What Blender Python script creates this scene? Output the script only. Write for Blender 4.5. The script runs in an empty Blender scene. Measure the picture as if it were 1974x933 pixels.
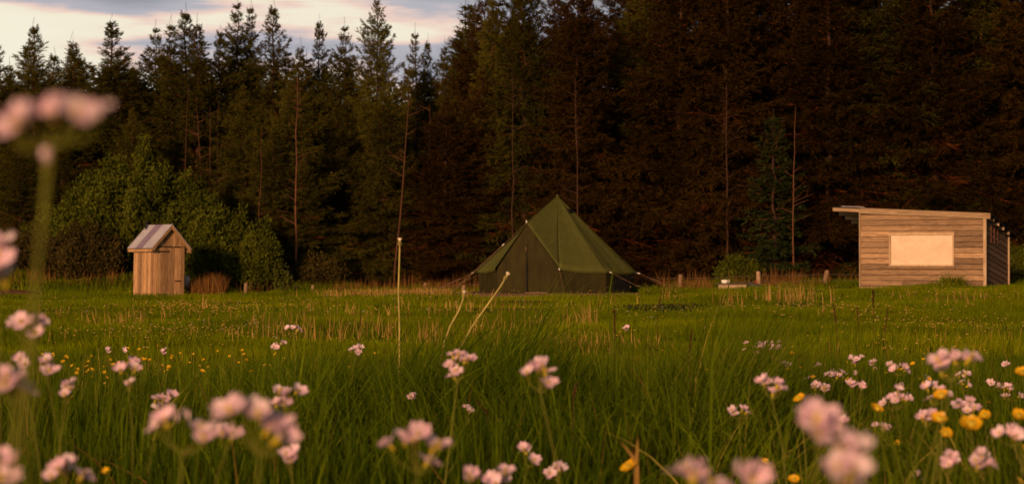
import bpy, math, random
import numpy as np
from mathutils import Vector, Matrix

random.seed(7)
RNG = np.random.default_rng(11)
R = math.radians
S = bpy.context.scene
C = S.collection

# ------------------------------------------------------------------ camera, world, sun, exposure
F_PX, HOR, CX, ZC = 4200.0, 510.0, 987.0, 0.50       # focal length, eye level and centre in the 1974 px wide frame; eye height in m
cam_d = bpy.data.cameras.new('camera'); cam = bpy.data.objects.new('camera', cam_d); C.objects.link(cam)
cam_d.sensor_width = 36; cam_d.lens = 36 * F_PX / 1974
cam.location = (0, 0, ZC)
cam.rotation_euler = (R(90) + math.atan((HOR - 466.5) / F_PX), 0, 0)
cam_d.clip_start = 0.05; cam_d.clip_end = 3000
cam_d.dof.use_dof = True; cam_d.dof.focus_distance = 10.5; cam_d.dof.aperture_fstop = 11.5
S.camera = cam

SUN_EL, SUN_AZ = 11.0, 20.0        # low evening sun behind the camera, to the left
w = bpy.data.worlds.new('World'); S.world = w; w.use_nodes = True
nt = w.node_tree; N = nt.nodes; L = nt.links; N.clear()
def nd(tree, t, **kw):
    n = tree.nodes.new(t)
    for k, v in kw.items(): setattr(n, k, v)
    return n
out = nd(nt, 'ShaderNodeOutputWorld')
sky = nd(nt, 'ShaderNodeTexSky', sky_type='NISHITA', sun_disc=False, sun_elevation=R(SUN_EL), sun_rotation=R(180 + SUN_AZ), dust_density=3.0)
bg1 = nd(nt, 'ShaderNodeBackground'); bg1.inputs['Strength'].default_value = 0.05
L.new(sky.outputs[0], bg1.inputs['Color'])
tc = nd(nt, 'ShaderNodeTexCoord')
sep = nd(nt, 'ShaderNodeSeparateXYZ'); L.new(tc.outputs['Generated'], sep.inputs[0])
mp = nd(nt, 'ShaderNodeMapping'); mp.inputs['Scale'].default_value = (5.0, 5.0, 30.0); mp.inputs['Location'].default_value = (0.35, 0.2, 0.55)
mp.inputs['Rotation'].default_value = (0, R(3), 0)
L.new(tc.outputs['Generated'], mp.inputs[0])
nz = nd(nt, 'ShaderNodeTexNoise'); nz.inputs['Scale'].default_value = 1.0; nz.inputs['Detail'].default_value = 6; nz.inputs['Roughness'].default_value = 0.5
L.new(mp.outputs[0], nz.inputs['Vector'])
nzm = nd(nt, 'ShaderNodeMath', operation='MULTIPLY_ADD'); L.new(nz.outputs[0], nzm.inputs[0]); nzm.inputs[1].default_value = 1.9; nzm.inputs[2].default_value = -0.43
# more cloud higher up, clear cream gap near the skyline
ad = nd(nt, 'ShaderNodeMath', operation='MULTIPLY_ADD'); L.new(sep.outputs['Z'], ad.inputs[0]); ad.inputs[1].default_value = 6.0; L.new(nzm.outputs[0], ad.inputs[2])
ad2 = nd(nt, 'ShaderNodeMath', operation='MULTIPLY_ADD'); L.new(sep.outputs['X'], ad2.inputs[0]); ad2.inputs[1].default_value = 0.9; L.new(ad.outputs[0], ad2.inputs[2])
ad3 = nd(nt, 'ShaderNodeMath', operation='SUBTRACT'); L.new(ad2.outputs[0], ad3.inputs[0]); ad3.inputs[1].default_value = 0.42
rp = nd(nt, 'ShaderNodeValToRGB'); L.new(ad3.outputs[0], rp.inputs[0])
e = rp.color_ramp.elements
e[0].position = 0.44; e[0].color = (0.97, 0.90, 0.72, 1)
e[1].position = 1.0; e[1].color = (0.26, 0.23, 0.21, 1)
for p, c in ((0.55, (0.95, 0.86, 0.68, 1)), (0.61, (0.90, 0.66, 0.56, 1)), (0.67, (0.50, 0.48, 0.53, 1)), (0.80, (0.36, 0.36, 0.41, 1))):
    q = e.new(p); q.color = c
# brightness of the cloud sheet falls from the bright gap above the skyline towards the zenith
fz = nd(nt, 'ShaderNodeMapRange', interpolation_type='SMOOTHSTEP'); L.new(sep.outputs['Z'], fz.inputs[0])
fz.inputs[1].default_value = 0.13; fz.inputs[2].default_value = 0.4; fz.inputs[3].default_value = 1.0; fz.inputs[4].default_value = 0.13
bg2 = nd(nt, 'ShaderNodeBackground'); L.new(rp.outputs[0], bg2.inputs['Color']); L.new(fz.outputs[0], bg2.inputs['Strength'])
fy = nd(nt, 'ShaderNodeMapRange', interpolation_type='SMOOTHSTEP'); L.new(sep.outputs['Y'], fy.inputs[0])
fy.inputs[1].default_value = -0.7; fy.inputs[2].default_value = 0.3; fy.inputs[3].default_value = 0.3; fy.inputs[4].default_value = 0.93
mx = nd(nt, 'ShaderNodeMixShader'); L.new(fy.outputs[0], mx.inputs[0]); L.new(bg1.outputs[0], mx.inputs[1]); L.new(bg2.outputs[0], mx.inputs[2])
L.new(mx.outputs[0], out.inputs[0])

sd = bpy.data.lights.new('sun', 'SUN'); sd.energy = 4.2; sd.angle = R(4.0); sd.color = (1.0, 0.54, 0.28)
sun = bpy.data.objects.new('sun', sd); C.objects.link(sun)
sun.rotation_euler = (R(90 - SUN_EL), 0, R(-SUN_AZ)); sun.location = (-20, -30, 20)
S.view_settings.view_transform = 'Standard'; S.view_settings.look = 'None'; S.view_settings.gamma = 1
S.view_settings.use_curve_mapping = False; S.view_settings.exposure = 0.0
S.cycles.max_bounces = 5; S.cycles.diffuse_bounces = 2; S.cycles.glossy_bounces = 2; S.cycles.transmission_bounces = 3; S.cycles.transparent_max_bounces = 4

# ------------------------------------------------------------------ helpers
def px2w(px, py, d):
    """the point seen at (px, py) of the photograph at distance d along the view"""
    t = math.atan((HOR - 466.5) / F_PX)
    u = (px - CX) / F_PX; v = (466.5 - py) / F_PX
    return Vector((u * d, d, ZC + d * math.tan(math.atan(v) + t)))
def vnoise(x, y, seed=0):
    x = np.asarray(x, float); y = np.asarray(y, float)
    xi = np.floor(x).astype(np.int64); yi = np.floor(y).astype(np.int64); fx = x - xi; fy_ = y - yi
    def h(a, b):
        n = (a * 374761393 + b * 668265263 + seed * 974711) & 0x7fffffff
        n = ((n ^ (n >> 13)) * 1274126177) & 0x7fffffff
        return ((n ^ (n >> 16)) & 0xffff) / 65535.0
    sx = fx * fx * (3 - 2 * fx); sy = fy_ * fy_ * (3 - 2 * fy_)
    a = h(xi, yi) * (1 - sx) + h(xi + 1, yi) * sx; b = h(xi, yi + 1) * (1 - sx) + h(xi + 1, yi + 1) * sx
    return a * (1 - sy) + b * sy
def sst(a, b, v):
    t = np.clip((np.asarray(v, float) - a) / (b - a), 0, 1); return t * t * (3 - 2 * t)
def ground(x, y):
    x = np.asarray(x, float); y = np.asarray(y, float)
    z = np.interp(y, [-300, 0, 5, 8, 12, 20, 35, 62, 72, 110, 300, 1200], [0.2, 0, 0, -0.06, -0.12, -0.21, -0.31, -0.39, -0.36, -0.1, 1.0, 1.0])
    f = sst(12, 55, y)
    z = z + f * (np.clip(x, 0, 30) * 0.020 + np.clip(x, -30, 0) * 0.006)
    z = z + (vnoise(x / 2.6, y / 4.5, 3) - 0.5) * 0.13 * sst(7, 20, y) + (vnoise(x / .7, y / .9, 5) - 0.5) * 0.03
    z = z + 0.5 * sst(-9.6, -11.8, x) * sst(64.5, 67.5, y) * (0.8 + 0.4 * vnoise(x / 1.3, y / 1.3, 9))      # grassy bank behind the outhouse
    return z
def gz(x, y): return float(ground(x, y))

def nmesh(name, V, Fq, mat, parent=None, tint=None, smooth=False, link=True):
    """mesh object from numpy arrays: V (n,3), Fq (m,4) or (m,3), tint per face"""
    me = bpy.data.meshes.new(name); k = Fq.shape[1]; m = len(Fq)
    me.vertices.add(len(V)); me.vertices.foreach_set('co', np.ascontiguousarray(V, np.float32).ravel())
    me.loops.add(m * k); me.loops.foreach_set('vertex_index', np.ascontiguousarray(Fq, np.int32).ravel())
    me.polygons.add(m); me.polygons.foreach_set('loop_start', np.arange(0, m * k, k, dtype=np.int32))
    if smooth: me.polygons.foreach_set('use_smooth', np.ones(m, bool))
    me.update(calc_edges=True)
    a = me.attributes.new('tint', 'FLOAT', 'FACE')
    a.data.foreach_set('value', np.ascontiguousarray(tint if tint is not None else np.full(m, .5), np.float32))
    me.materials.append(mat)
    o = bpy.data.objects.new(name, me)
    if link: C.objects.link(o)
    if parent: o.parent = parent
    return o

class MB:
    """collects small shapes in python"""
    def __init__(s): s.v = []; s.f = []; s.t = []; s.sm = []
    def add(s, vs, fs, t=None, smooth=False):
        b = len(s.v); s.v += [tuple(v) for v in vs]; t = random.random() if t is None else t
        for f in fs: s.f.append(tuple(b + i for i in f)); s.t.append(t); s.sm.append(smooth)
    def hexa(s, p, t=None):     # eight corners: bottom 0-3 counter-clockwise, top 4-7
        s.add(p, [(3, 2, 1, 0), (4, 5, 6, 7), (0, 1, 5, 4), (1, 2, 6, 5), (2, 3, 7, 6), (3, 0, 4, 7)], t)
    def box(s, c, h, M=None, t=None):   # centre, full size, optional matrix
        x, y, z = [a / 2 for a in h]
        p = [Vector((sx * x, sy * y, sz * z)) + Vector(c) for sz in (-1, 1) for sx, sy in ((-1, -1), (1, -1), (1, 1), (-1, 1))]
        if M: p = [M @ q for q in p]
        s.hexa(p, t)
    def tube(s, pts, rad, n=6, t=None, caps=True):
        pts = [Vector(p) for p in pts]; m = len(pts)
        if not hasattr(rad, '__len__'): rad = [rad] * m
        vs = []; up = Vector((0, 0, 1))
        for i, p in enumerate(pts):
            d = (pts[min(i + 1, m - 1)] - pts[max(i - 1, 0)]).normalized()
            a = d.cross(up if abs(d.z) < .9 else Vector((1, 0, 0))).normalized(); b = d.cross(a)
            if i and a.dot(pa) < 0: a = -a; b = -b
            pa = a
            for k in range(n):
                w_ = 2 * math.pi * k / n; vs.append(p + (a * math.cos(w_) + b * math.sin(w_)) * rad[i])
        fs = [(i * n + k, i * n + (k + 1) % n, (i + 1) * n + (k + 1) % n, (i + 1) * n + k) for i in range(m - 1) for k in range(n)]
        if caps: fs += [tuple(range(n))[::-1], tuple((m - 1) * n + k for k in range(n))]
        s.add(vs, fs, t, True)
    def obj(s, name, mat, parent=None, link=True):
        me = bpy.data.meshes.new(name); me.from_pydata(s.v, [], s.f); me.update()
        a = me.attributes.new('tint', 'FLOAT', 'FACE'); a.data.foreach_set('value', s.t)
        me.polygons.foreach_set('use_smooth', s.sm); me.materials.append(mat)
        o = bpy.data.objects.new(name, me)
        if link: C.objects.link(o)
        if parent: o.parent = parent
        return o

def tag(o, label=None, cat=None, group=None, kind=None):
    if label: o['label'] = label
    if cat: o['category'] = cat
    if group: o['group'] = group
    if kind: o['kind'] = kind
    return o
def empty(name, loc, rz=0, **kw):
    o = bpy.data.objects.new(name, None); C.objects.link(o); o.location = loc; o.rotation_euler = (0, 0, rz); o.empty_display_size = .1
    return tag(o, **kw)
def copy_of(ch, parent):
    c = ch.copy(); C.objects.link(c); c.parent = parent; return c

# ------------------------------------------------------------------ materials
def mat_base(name):
    m = bpy.data.materials.new(name); m.use_nodes = True; t = m.node_tree; t.nodes.clear()
    o = nd(t, 'ShaderNodeOutputMaterial'); return m, t, o
def leafy(name, ca, cb, cc=None, trans=0.3, rough=0.8, spec=0.04, nscale=3.0, obj_var=0.0):
    """thin plant surface: colour varies per leaf (tint) and in soft patches"""
    m, t, o = mat_base(name)
    at = nd(t, 'ShaderNodeAttribute', attribute_name='tint')
    r = nd(t, 'ShaderNodeValToRGB'); t.links.new(at.outputs['Fac'], r.inputs[0])
    r.color_ramp.elements[0].color = (*ca, 1); r.color_ramp.elements[1].color = (*cb, 1)
    if cc: q = r.color_ramp.elements.new(0.90); q.color = (*cb, 1); r.color_ramp.elements[-1].color = (*cc, 1)
    g = nd(t, 'ShaderNodeNewGeometry'); n = nd(t, 'ShaderNodeTexNoise'); n.inputs['Scale'].default_value = nscale; n.inputs['Detail'].default_value = 3
    t.links.new(g.outputs['Position'], n.inputs['Vector'])
    mr = nd(t, 'ShaderNodeMapRange'); mr.inputs[1].default_value = .3; mr.inputs[2].default_value = .7; mr.inputs[3].default_value = .72; mr.inputs[4].default_value = 1.3
    t.links.new(n.outputs[0], mr.inputs[0]); src = mr.outputs[0]
    if obj_var:
        oi = nd(t, 'ShaderNodeObjectInfo'); m2 = nd(t, 'ShaderNodeMapRange'); m2.inputs[3].default_value = 1 - obj_var; m2.inputs[4].default_value = 1 + obj_var
        t.links.new(oi.outputs['Random'], m2.inputs[0]); mm = nd(t, 'ShaderNodeMath', operation='MULTIPLY'); t.links.new(src, mm.inputs[0]); t.links.new(m2.outputs[0], mm.inputs[1]); src = mm.outputs[0]
    vm = nd(t, 'ShaderNodeVectorMath', operation='SCALE'); t.links.new(r.outputs[0], vm.inputs[0]); t.links.new(src, vm.inputs['Scale'])
    p = nd(t, 'ShaderNodeBsdfPrincipled'); p.inputs['Roughness'].default_value = rough; p.inputs['Specular IOR Level'].default_value = spec
    t.links.new(vm.outputs[0], p.inputs['Base Color'])
    if trans:
        tr = nd(t, 'ShaderNodeBsdfTranslucent'); t.links.new(vm.outputs[0], tr.inputs[0])
        mi = nd(t, 'ShaderNodeMixShader'); mi.inputs[0].default_value = trans
        t.links.new(p.outputs[0], mi.inputs[1]); t.links.new(tr.outputs[0], mi.inputs[2]); t.links.new(mi.outputs[0], o.inputs[0])
    else: t.links.new(p.outputs[0], o.inputs[0])
    return m
def surf(name, ca, cb, scale=(8, 8, 8), rough=.8, spec=.25, bump=.3, detail=6, metal=0, tintvar=.35, dist=.5):
    """solid surface: streaky noise between two colours, brightness per piece"""
    m, t, o = mat_base(name)
    tcn = nd(t, 'ShaderNodeTexCoord'); mpn = nd(t, 'ShaderNodeMapping'); mpn.inputs['Scale'].default_value = scale
    t.links.new(tcn.outputs['Object'], mpn.inputs[0])
    at = nd(t, 'ShaderNodeAttribute', attribute_name='tint')
    sc_ = nd(t, 'ShaderNodeMath', operation='MULTIPLY'); t.links.new(at.outputs['Fac'], sc_.inputs[0]); sc_.inputs[1].default_value = 37.0
    cmb = nd(t, 'ShaderNodeCombineXYZ'); t.links.new(sc_.outputs[0], cmb.inputs[0]); t.links.new(sc_.outputs[0], cmb.inputs[2])
    av = nd(t, 'ShaderNodeVectorMath', operation='ADD'); t.links.new(mpn.outputs[0], av.inputs[0]); t.links.new(cmb.outputs[0], av.inputs[1])
    n = nd(t, 'ShaderNodeTexNoise'); n.inputs['Scale'].default_value = 1; n.inputs['Detail'].default_value = detail; n.inputs['Distortion'].default_value = dist
    t.links.new(av.outputs[0], n.inputs['Vector'])
    r = nd(t, 'ShaderNodeValToRGB'); r.color_ramp.elements[0].position = .3; r.color_ramp.elements[1].position = .7
    r.color_ramp.elements[0].color = (*ca, 1); r.color_ramp.elements[1].color = (*cb, 1); t.links.new(n.outputs[0], r.inputs[0])
    mr = nd(t, 'ShaderNodeMapRange'); mr.inputs[3].default_value = 1 - tintvar; mr.inputs[4].default_value = 1 + tintvar * .6; t.links.new(at.outputs['Fac'], mr.inputs[0])
    vm = nd(t, 'ShaderNodeVectorMath', operation='SCALE'); t.links.new(r.outputs[0], vm.inputs[0]); t.links.new(mr.outputs[0], vm.inputs['Scale'])
    p = nd(t, 'ShaderNodeBsdfPrincipled'); p.inputs['Roughness'].default_value = rough; p.inputs['Specular IOR Level'].default_value = spec; p.inputs['Metallic'].default_value = metal
    t.links.new(vm.outputs[0], p.inputs['Base Color'])
    if bump:
        b = nd(t, 'ShaderNodeBump'); b.inputs['Strength'].default_value = bump; b.inputs['Distance'].default_value = .01
        t.links.new(n.outputs[0], b.inputs['Height']); t.links.new(b.outputs[0], p.inputs['Normal'])
    t.links.new(p.outputs[0], o.inputs[0]); return m

M_grass = leafy('grass', (.038, .072, .002), (.145, .200, .006), (.32, .26, .05), trans=.35, nscale=.8)
M_grass_far = leafy('grass_far', (.080, .122, .001), (.172, .204, .002), (.28, .22, .02), trans=.3, nscale=.35)
M_straw = leafy('dry_straw', (.26, .15, .035), (.42, .27, .08), trans=.25, nscale=1.5)
M_needle = leafy('spruce_needles', (.048, .042, .005), (.095, .092, .012), trans=.15, nscale=.5, obj_var=.3)
M_needle_b = leafy('dark_spruce_needles', (.026, .013, .002), (.052, .031, .005), trans=.12, nscale=.5, obj_var=.3)  # darker, redder needles for the middle and right of the forest
M_needle_g = leafy('young_spruce_needles', (.022, .034, .009), (.042, .058, .015), trans=.15, nscale=.6)
M_twig = leafy('dead_twigs', (.075, .022, .006), (.14, .042, .012), trans=0, nscale=.6, obj_var=.3)
M_bark = surf('spruce_bark', (.034, .014, .007), (.070, .030, .015), scale=(6, 6, 3), bump=.5)
M_deadbark = surf('bare_bark', (.07, .028, .013), (.13, .054, .025), scale=(6, 6, 2), bump=.4)
M_willow = leafy('willow_leaves', (.050, .062, .004), (.104, .120, .012), trans=.3, nscale=1.1)
M_willow_b = leafy('brown_shrub_leaves', (.040, .032, .008), (.085, .065, .016), trans=.25, nscale=1.3)
M_sage = leafy('sage_leaves', (.050, .062, .010), (.100, .115, .018), trans=.25, nscale=2)
M_stem = leafy('flower_stem', (.13, .15, .02), (.20, .20, .035), trans=.2)
M_petal = leafy('pink_petals', (.80, .52, .66), (.92, .77, .84), trans=.35, nscale=60)
M_pcent = leafy('floret_centre', (.55, .42, .03), (.60, .50, .06), trans=.2)
M_speck = leafy('far_buttercup_petals', (.78, .52, .06), (.85, .68, .22), trans=.2)
M_butter = leafy('buttercup_petals', (.80, .42, .008), (.90, .56, .012), trans=.3, rough=.3, spec=.5, nscale=40)
M_white = leafy('white_petals', (.70, .66, .58), (.8, .75, .66), trans=.2)
M_dstem = leafy('dandelion_stem', (.40, .34, .10), (.48, .40, .13), trans=.2, nscale=20)
M_dhead = surf('dandelion_head', (.45, .38, .25), (.72, .64, .48), scale=(300, 300, 300), bump=.2)
M_spike = leafy('brown_seed_spike', (.05, .025, .012), (.10, .05, .02), trans=.1)
M_board = surf('outhouse_boards', (.25, .135, .06), (.56, .35, .175), scale=(26, 26, 2.2), bump=.5, dist=1.6, tintvar=.5)
M_clap = surf('weathered_clapboards', (.17, .105, .058), (.42, .275, .155), scale=(2.2, 26, 26), bump=.6, dist=1.8, tintvar=.5)
M_clap_s = surf('side_clapboards', (.17, .09, .045), (.30, .17, .09), scale=(30, 2.2, 30), bump=.45, dist=1.2)
M_trim = surf('pale_timber', (.34, .235, .14), (.52, .38, .24), scale=(12, 12, 3), bump=.25)
M_fascia = surf('fascia_timber', (.25, .165, .095), (.42, .30, .18), scale=(2.5, 20, 20), bump=.3)
M_dark = surf('dark_iron', (.01, .01, .01), (.03, .025, .02), rough=.6, bump=.1)
M_metal = surf('roof_sheet_pale', (.38, .37, .44), (.50, .49, .57), scale=(3, 3, 3), rough=.45, bump=.05, tintvar=.2)
M_purple = surf('roof_sheet_purple', (.19, .15, .23), (.27, .22, .31), scale=(6, 6, 6), rough=.5, bump=.05, tintvar=.1)
M_felt = surf('roof_felt', (.03, .03, .035), (.07, .06, .06), scale=(8, 8, 8), bump=.2)
M_sheet = surf('sunset_painted_window_sheet', (.58, .44, .31), (.70, .54, .385), scale=(2.2, 3, 3.4), rough=.35, spec=.4, bump=.03, tintvar=.0, dist=1.5)  # cream colour stands in for the sunset reflected by the plastic sheet
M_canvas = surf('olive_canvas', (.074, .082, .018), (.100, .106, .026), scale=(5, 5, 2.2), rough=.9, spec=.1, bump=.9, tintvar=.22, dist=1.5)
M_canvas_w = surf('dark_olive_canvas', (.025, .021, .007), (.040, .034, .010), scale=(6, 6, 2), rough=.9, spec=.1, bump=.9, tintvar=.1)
M_black = surf('unlit_black', (.004, .004, .004), (.008, .007, .006), bump=0)
M_fringe = leafy('russet_dry_grass', (.12, .055, .016), (.27, .14, .04), trans=.2, nscale=1.5)
M_rope = surf('rope', (.10, .06, .035), (.18, .11, .06), scale=(40, 40, 40), bump=.1)
M_slider = surf('white_slider', (.75, .70, .62), (.82, .78, .70), bump=0)
M_plas = surf('white_plastic', (.72, .70, .66), (.82, .80, .76), rough=.4, bump=.02, tintvar=.05)
M_deck = surf('deck_planks', (.07, .035, .024), (.15, .085, .055), scale=(3, 22, 22), bump=.3)
M_post = surf('fence_post_wood', (.22, .14, .08), (.38, .25, .15), scale=(25, 25, 3), bump=.4)
M_wire = surf('galvanised_wire', (.10, .08, .07), (.16, .13, .11), rough=.5, bump=0)
M_red = surf('red_plastic', (.45, .03, .02), (.5, .04, .03), rough=.4, bump=0)

# ------------------------------------------------------------------ ground sheet
def axis(segs):
    a = []
    for s0, s1, st in segs: a += list(np.arange(s0, s1, st))
    return np.array(a + [segs[-1][1]])
def build_ground():
    xs = axis([(-900, -120, 60), (-120, -40, 8), (-40, -20, 1), (-20, 20, .35), (20, 40, 1), (40, 120, 8), (120, 900, 60)])
    ys = axis([(-300, -20, 40), (-20, 0, 2), (0, 14, .2), (14, 80, .45), (80, 130, 5), (130, 1500, 80)])
    X, Y = np.meshgrid(xs, ys); Z = ground(X, Y)
    V = np.stack([X, Y, Z], -1).reshape(-1, 3); nx = len(xs); ny = len(ys)
    i = (np.arange(ny - 1)[:, None] * nx + np.arange(nx - 1)[None, :]).ravel()
    F = np.stack([i, i + 1, i + 1 + nx, i + nx], -1)
    m, t, o = mat_base('meadow_soil')
    g = nd(t, 'ShaderNodeNewGeometry'); n = nd(t, 'ShaderNodeTexNoise'); n.inputs['Scale'].default_value = 1.2; n.inputs['Detail'].default_value = 8
    t.links.new(g.outputs['Position'], n.inputs['Vector'])
    r = nd(t, 'ShaderNodeValToRGB'); r.color_ramp.elements[0].position = .35; r.color_ramp.elements[1].position = .68
    r.color_ramp.elements[0].color = (.020, .030, .004, 1); r.color_ramp.elements[1].color = (.055, .060, .008, 1)
    t.links.new(n.outputs[0], r.inputs[0])
    sp = nd(t, 'ShaderNodeSeparateXYZ'); t.links.new(g.outputs['Position'], sp.inputs[0])
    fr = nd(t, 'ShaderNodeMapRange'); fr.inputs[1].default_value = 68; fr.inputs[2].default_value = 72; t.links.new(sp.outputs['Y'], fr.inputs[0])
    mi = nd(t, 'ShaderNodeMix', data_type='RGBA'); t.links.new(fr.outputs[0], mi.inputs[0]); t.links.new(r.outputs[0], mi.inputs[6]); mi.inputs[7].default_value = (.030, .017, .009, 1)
    p = nd(t, 'ShaderNodeBsdfPrincipled'); p.inputs['Roughness'].default_value = .95; p.inputs['Specular IOR Level'].default_value = .1
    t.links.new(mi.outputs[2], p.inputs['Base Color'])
    b = nd(t, 'ShaderNodeBump'); b.inputs['Strength'].default_value = .8; b.inputs['Distance'].default_value = .05; t.links.new(n.outputs[0], b.inputs['Height']); t.links.new(b.outputs[0], p.inputs['Normal'])
    t.links.new(p.outputs[0], o.inputs[0])
    tag(nmesh('ground', V, F, m, smooth=True), kind='structure')
build_ground()

# ------------------------------------------------------------------ grass (stuff)
def blades(x, y, h, wd, bend, ang, nseg, z0=None, yaw=None, taper=.75, droop=0.0, base_w=1.0):
    """curved tapering blades as quads; all arguments arrays of length n"""
    n = len(x); z = ground(x, y) if z0 is None else z0
    t = np.linspace(0, 1, nseg + 1)[None, :]
    yaw = RNG.uniform(0, np.pi, n) if yaw is None else yaw
    bx = np.cos(ang)[:, None] * bend[:, None] * t ** 1.9; by = np.sin(ang)[:, None] * bend[:, None] * t ** 1.9
    cx = x[:, None] + bx * h[:, None]; cy = y[:, None] + by * h[:, None]
    cz = z[:, None] - .01 + h[:, None] * (t - droop * t ** 3 * bend[:, None])
    wv = wd[:, None] * .5 * (1 - t ** 2.2 * .96) * (base_w + (1 - base_w) * np.minimum(1, t * 3))
    dx = np.cos(yaw)[:, None] * wv; dy = np.sin(yaw)[:, None] * wv
    A = np.stack([cx - dx, cy - dy, cz], -1); B = np.stack([cx + dx, cy + dy, cz], -1)
    V = np.stack([A, B], 2).reshape(-1, 3)
    b = (np.arange(n) * (nseg + 1) * 2)[:, None] + (np.arange(nseg) * 2)[None, :]
    F = np.stack([b, b + 1, b + 3, b + 2], -1).reshape(-1, 4)
    return V, F
def scatter(n, y0, y1, margin=.25, power=1.0):
    """random points in the wedge in front of the camera, a bit wider than the view"""
    u = RNG.uniform(0, 1, n); y = np.sqrt(y0 ** 2 + u * (y1 ** 2 - y0 ** 2))
    x = RNG.uniform(-1, 1, n) * (y * .235 * 1.12 + margin); return x, y
def clear(x, y):
    """True where grass may grow: not inside the buildings or under the deck"""
    k = np.ones(len(x), bool)
    k &= ~((np.hypot(x + 10.35, (y - 63.9) * .8) < .95))
    lx = (x - 11.75) * math.cos(R(25)) - (y - 62.3) * math.sin(R(25)); ly = (x - 11.75) * math.sin(R(25)) + (y - 62.3) * math.cos(R(25))
    k &= ~((np.abs(lx) < 1.72) & (ly > .05) & (ly < 3.0))
    k &= ~((x > 5.9) & (x < 7.7) & (y > 62.0) & (y < 63.9))
    k &= ~((x > -1.7) & (x < 3.55) & (y > 59.3) & (y < 65))
    return k
def near_grass():
    # two heights of sward, in clumps
    n = 175000; x, y = scatter(n, .75, 13, margin=.8)
    c = vnoise(x / .35, y / .4, 21) * .6 + vnoise(x / 1.1, y / 1.4, 22) * .4
    keep = RNG.uniform(0, 1, n) < .35 + c; x, y, c = x[keep], y[keep], c[keep]; n = len(x)
    h = (.11 + .19 * c) * RNG.uniform(.6, 1.25, n)
    px = x / y * F_PX + CX
    # taller stands: centre tuft, right-hand tuft
    tuft = np.exp(-((px - 955) / 110) ** 2) * np.exp(-((y - 6.6) / 1.0) ** 2) + .95 * np.exp(-((px - 1400) / 120) ** 2) * np.exp(-((y - 5.2) / 1.0) ** 2) + .6 * np.exp(-((px - 790) / 80) ** 2) * np.exp(-((y - 5.7) / .6) ** 2) + .35 * np.exp(-((px - 600) / 90) ** 2) * np.exp(-((y - 6) / 1.2) ** 2)
    h = h * (1 + 1.1 * tuft * RNG.uniform(.3, 1.1, n))
    h *= np.interp(y, [.7, 1.3, 2.5, 7, 9, 13], [.75, .9, .95, 1.05, .7, .5])
    ang = RNG.normal(0, 2.2, n); bend = np.abs(RNG.normal(.12, .22, n)) + .25 * tuft
    ang = np.where(RNG.uniform(0, 1, n) < tuft, RNG.normal(0.1, .5, n), ang)
    lean = vnoise(x / .5, y / .5, 60) * 12.0; lm = vnoise(x / .6 + 9, y / .6, 61) > .52
    ang = np.where(lm & (RNG.uniform(0, 1, n) < .6), lean + RNG.normal(0, .5, n), ang); bend = bend + np.where(lm, RNG.uniform(0, .45, n), 0)
    wd = RNG.uniform(.0022, .0052, n) * np.where(RNG.uniform(0, 1, n) < .12, 1.9, 1)
    V, F = blades(x, y, h, wd, bend, ang, 4, droop=.35)
    ti = np.repeat(np.clip(RNG.beta(1.2, 1.9, n) + (vnoise(x / .6, y / .7, 40) - .5) * .55, 0, 1), 4)
    tag(nmesh('meadow_grass', V, F, M_grass, tint=ti), kind='stuff', label='tall green meadow grass filling the foreground', cat='grass')
    # lax long blades standing above
    n = 2600; x, y = scatter(n, 1.6, 11); h = RNG.uniform(.18, .34, n) * np.interp(y, [2, 5, 12], [.9, 1, .7])
    V, F = blades(x, y, h, RNG.uniform(.003, .006, n), RNG.uniform(.05, .9, n), RNG.uniform(0, 6.28, n), 7, droop=.35)
    tag(nmesh('long_grass_blades', V, F, M_grass, tint=np.repeat(RNG.uniform(.1, 1, n), 7)), kind='stuff', label='long arching grass blades standing above the foreground sward', cat='grass')
def dead_blades():
    n = 1500; x, y = scatter(n, 1.8, 11)
    V, F = blades(x, y, RNG.uniform(.12, .30, n), RNG.uniform(.002, .004, n), RNG.uniform(.1, 1.1, n), RNG.uniform(0, 6.28, n), 6, droop=.4)
    tag(nmesh('dead_grass_blades', V, F, M_fringe, tint=np.repeat(RNG.uniform(0, 1, n), 6)), kind='stuff', label='russet dead blades tangled in the foreground grass', cat='dry grass')
def far_grass():
    n = 250000; x, y = scatter(n, 11, 34, margin=1)
    V, F = blades(x, y, RNG.uniform(.05, .13, n) * (.3 + 1.6 * vnoise(x / .9, y / 2.0, 31) ** 1.6), RNG.uniform(.006, .012, n), np.abs(RNG.normal(.2, .25, n)), RNG.uniform(0, 6.28, n), 2)
    V2n = 260000; x2, y2 = scatter(V2n, 33, 69.5, margin=2.5); k = clear(x2, y2); x2, y2 = x2[k], y2[k]; V2n = len(x2)
    hh = RNG.uniform(.05, .12, V2n) * (.25 + 2.2 * vnoise(x2 / 1.3, y2 / 2.6, 33) ** 2) * (1 + .8 * sst(63, 67, y2))
    V2, F2 = blades(x2, y2, hh, RNG.uniform(.014, .03, V2n), np.abs(RNG.normal(.2, .25, V2n)), RNG.uniform(0, 6.28, V2n), 1)
    t1 = np.clip(RNG.beta(2, 2.4, n) * .8 + .6 * (vnoise(x / 1.7, y / 3.2, 35) - .4), 0, 1); t2 = np.clip(RNG.beta(2, 2.4, V2n) * .7 + .7 * (vnoise(x2 / 2.2, y2 / 5, 36) - .35), 0, 1)
    tag(nmesh('field_grass', np.concatenate([V, V2]), np.concatenate([F, F2 + len(V)]), M_grass_far, tint=np.concatenate([np.repeat(t1, 2), t2])), kind='stuff', label='short green grass of the field running back to the tent and sheds', cat='grass')
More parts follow.
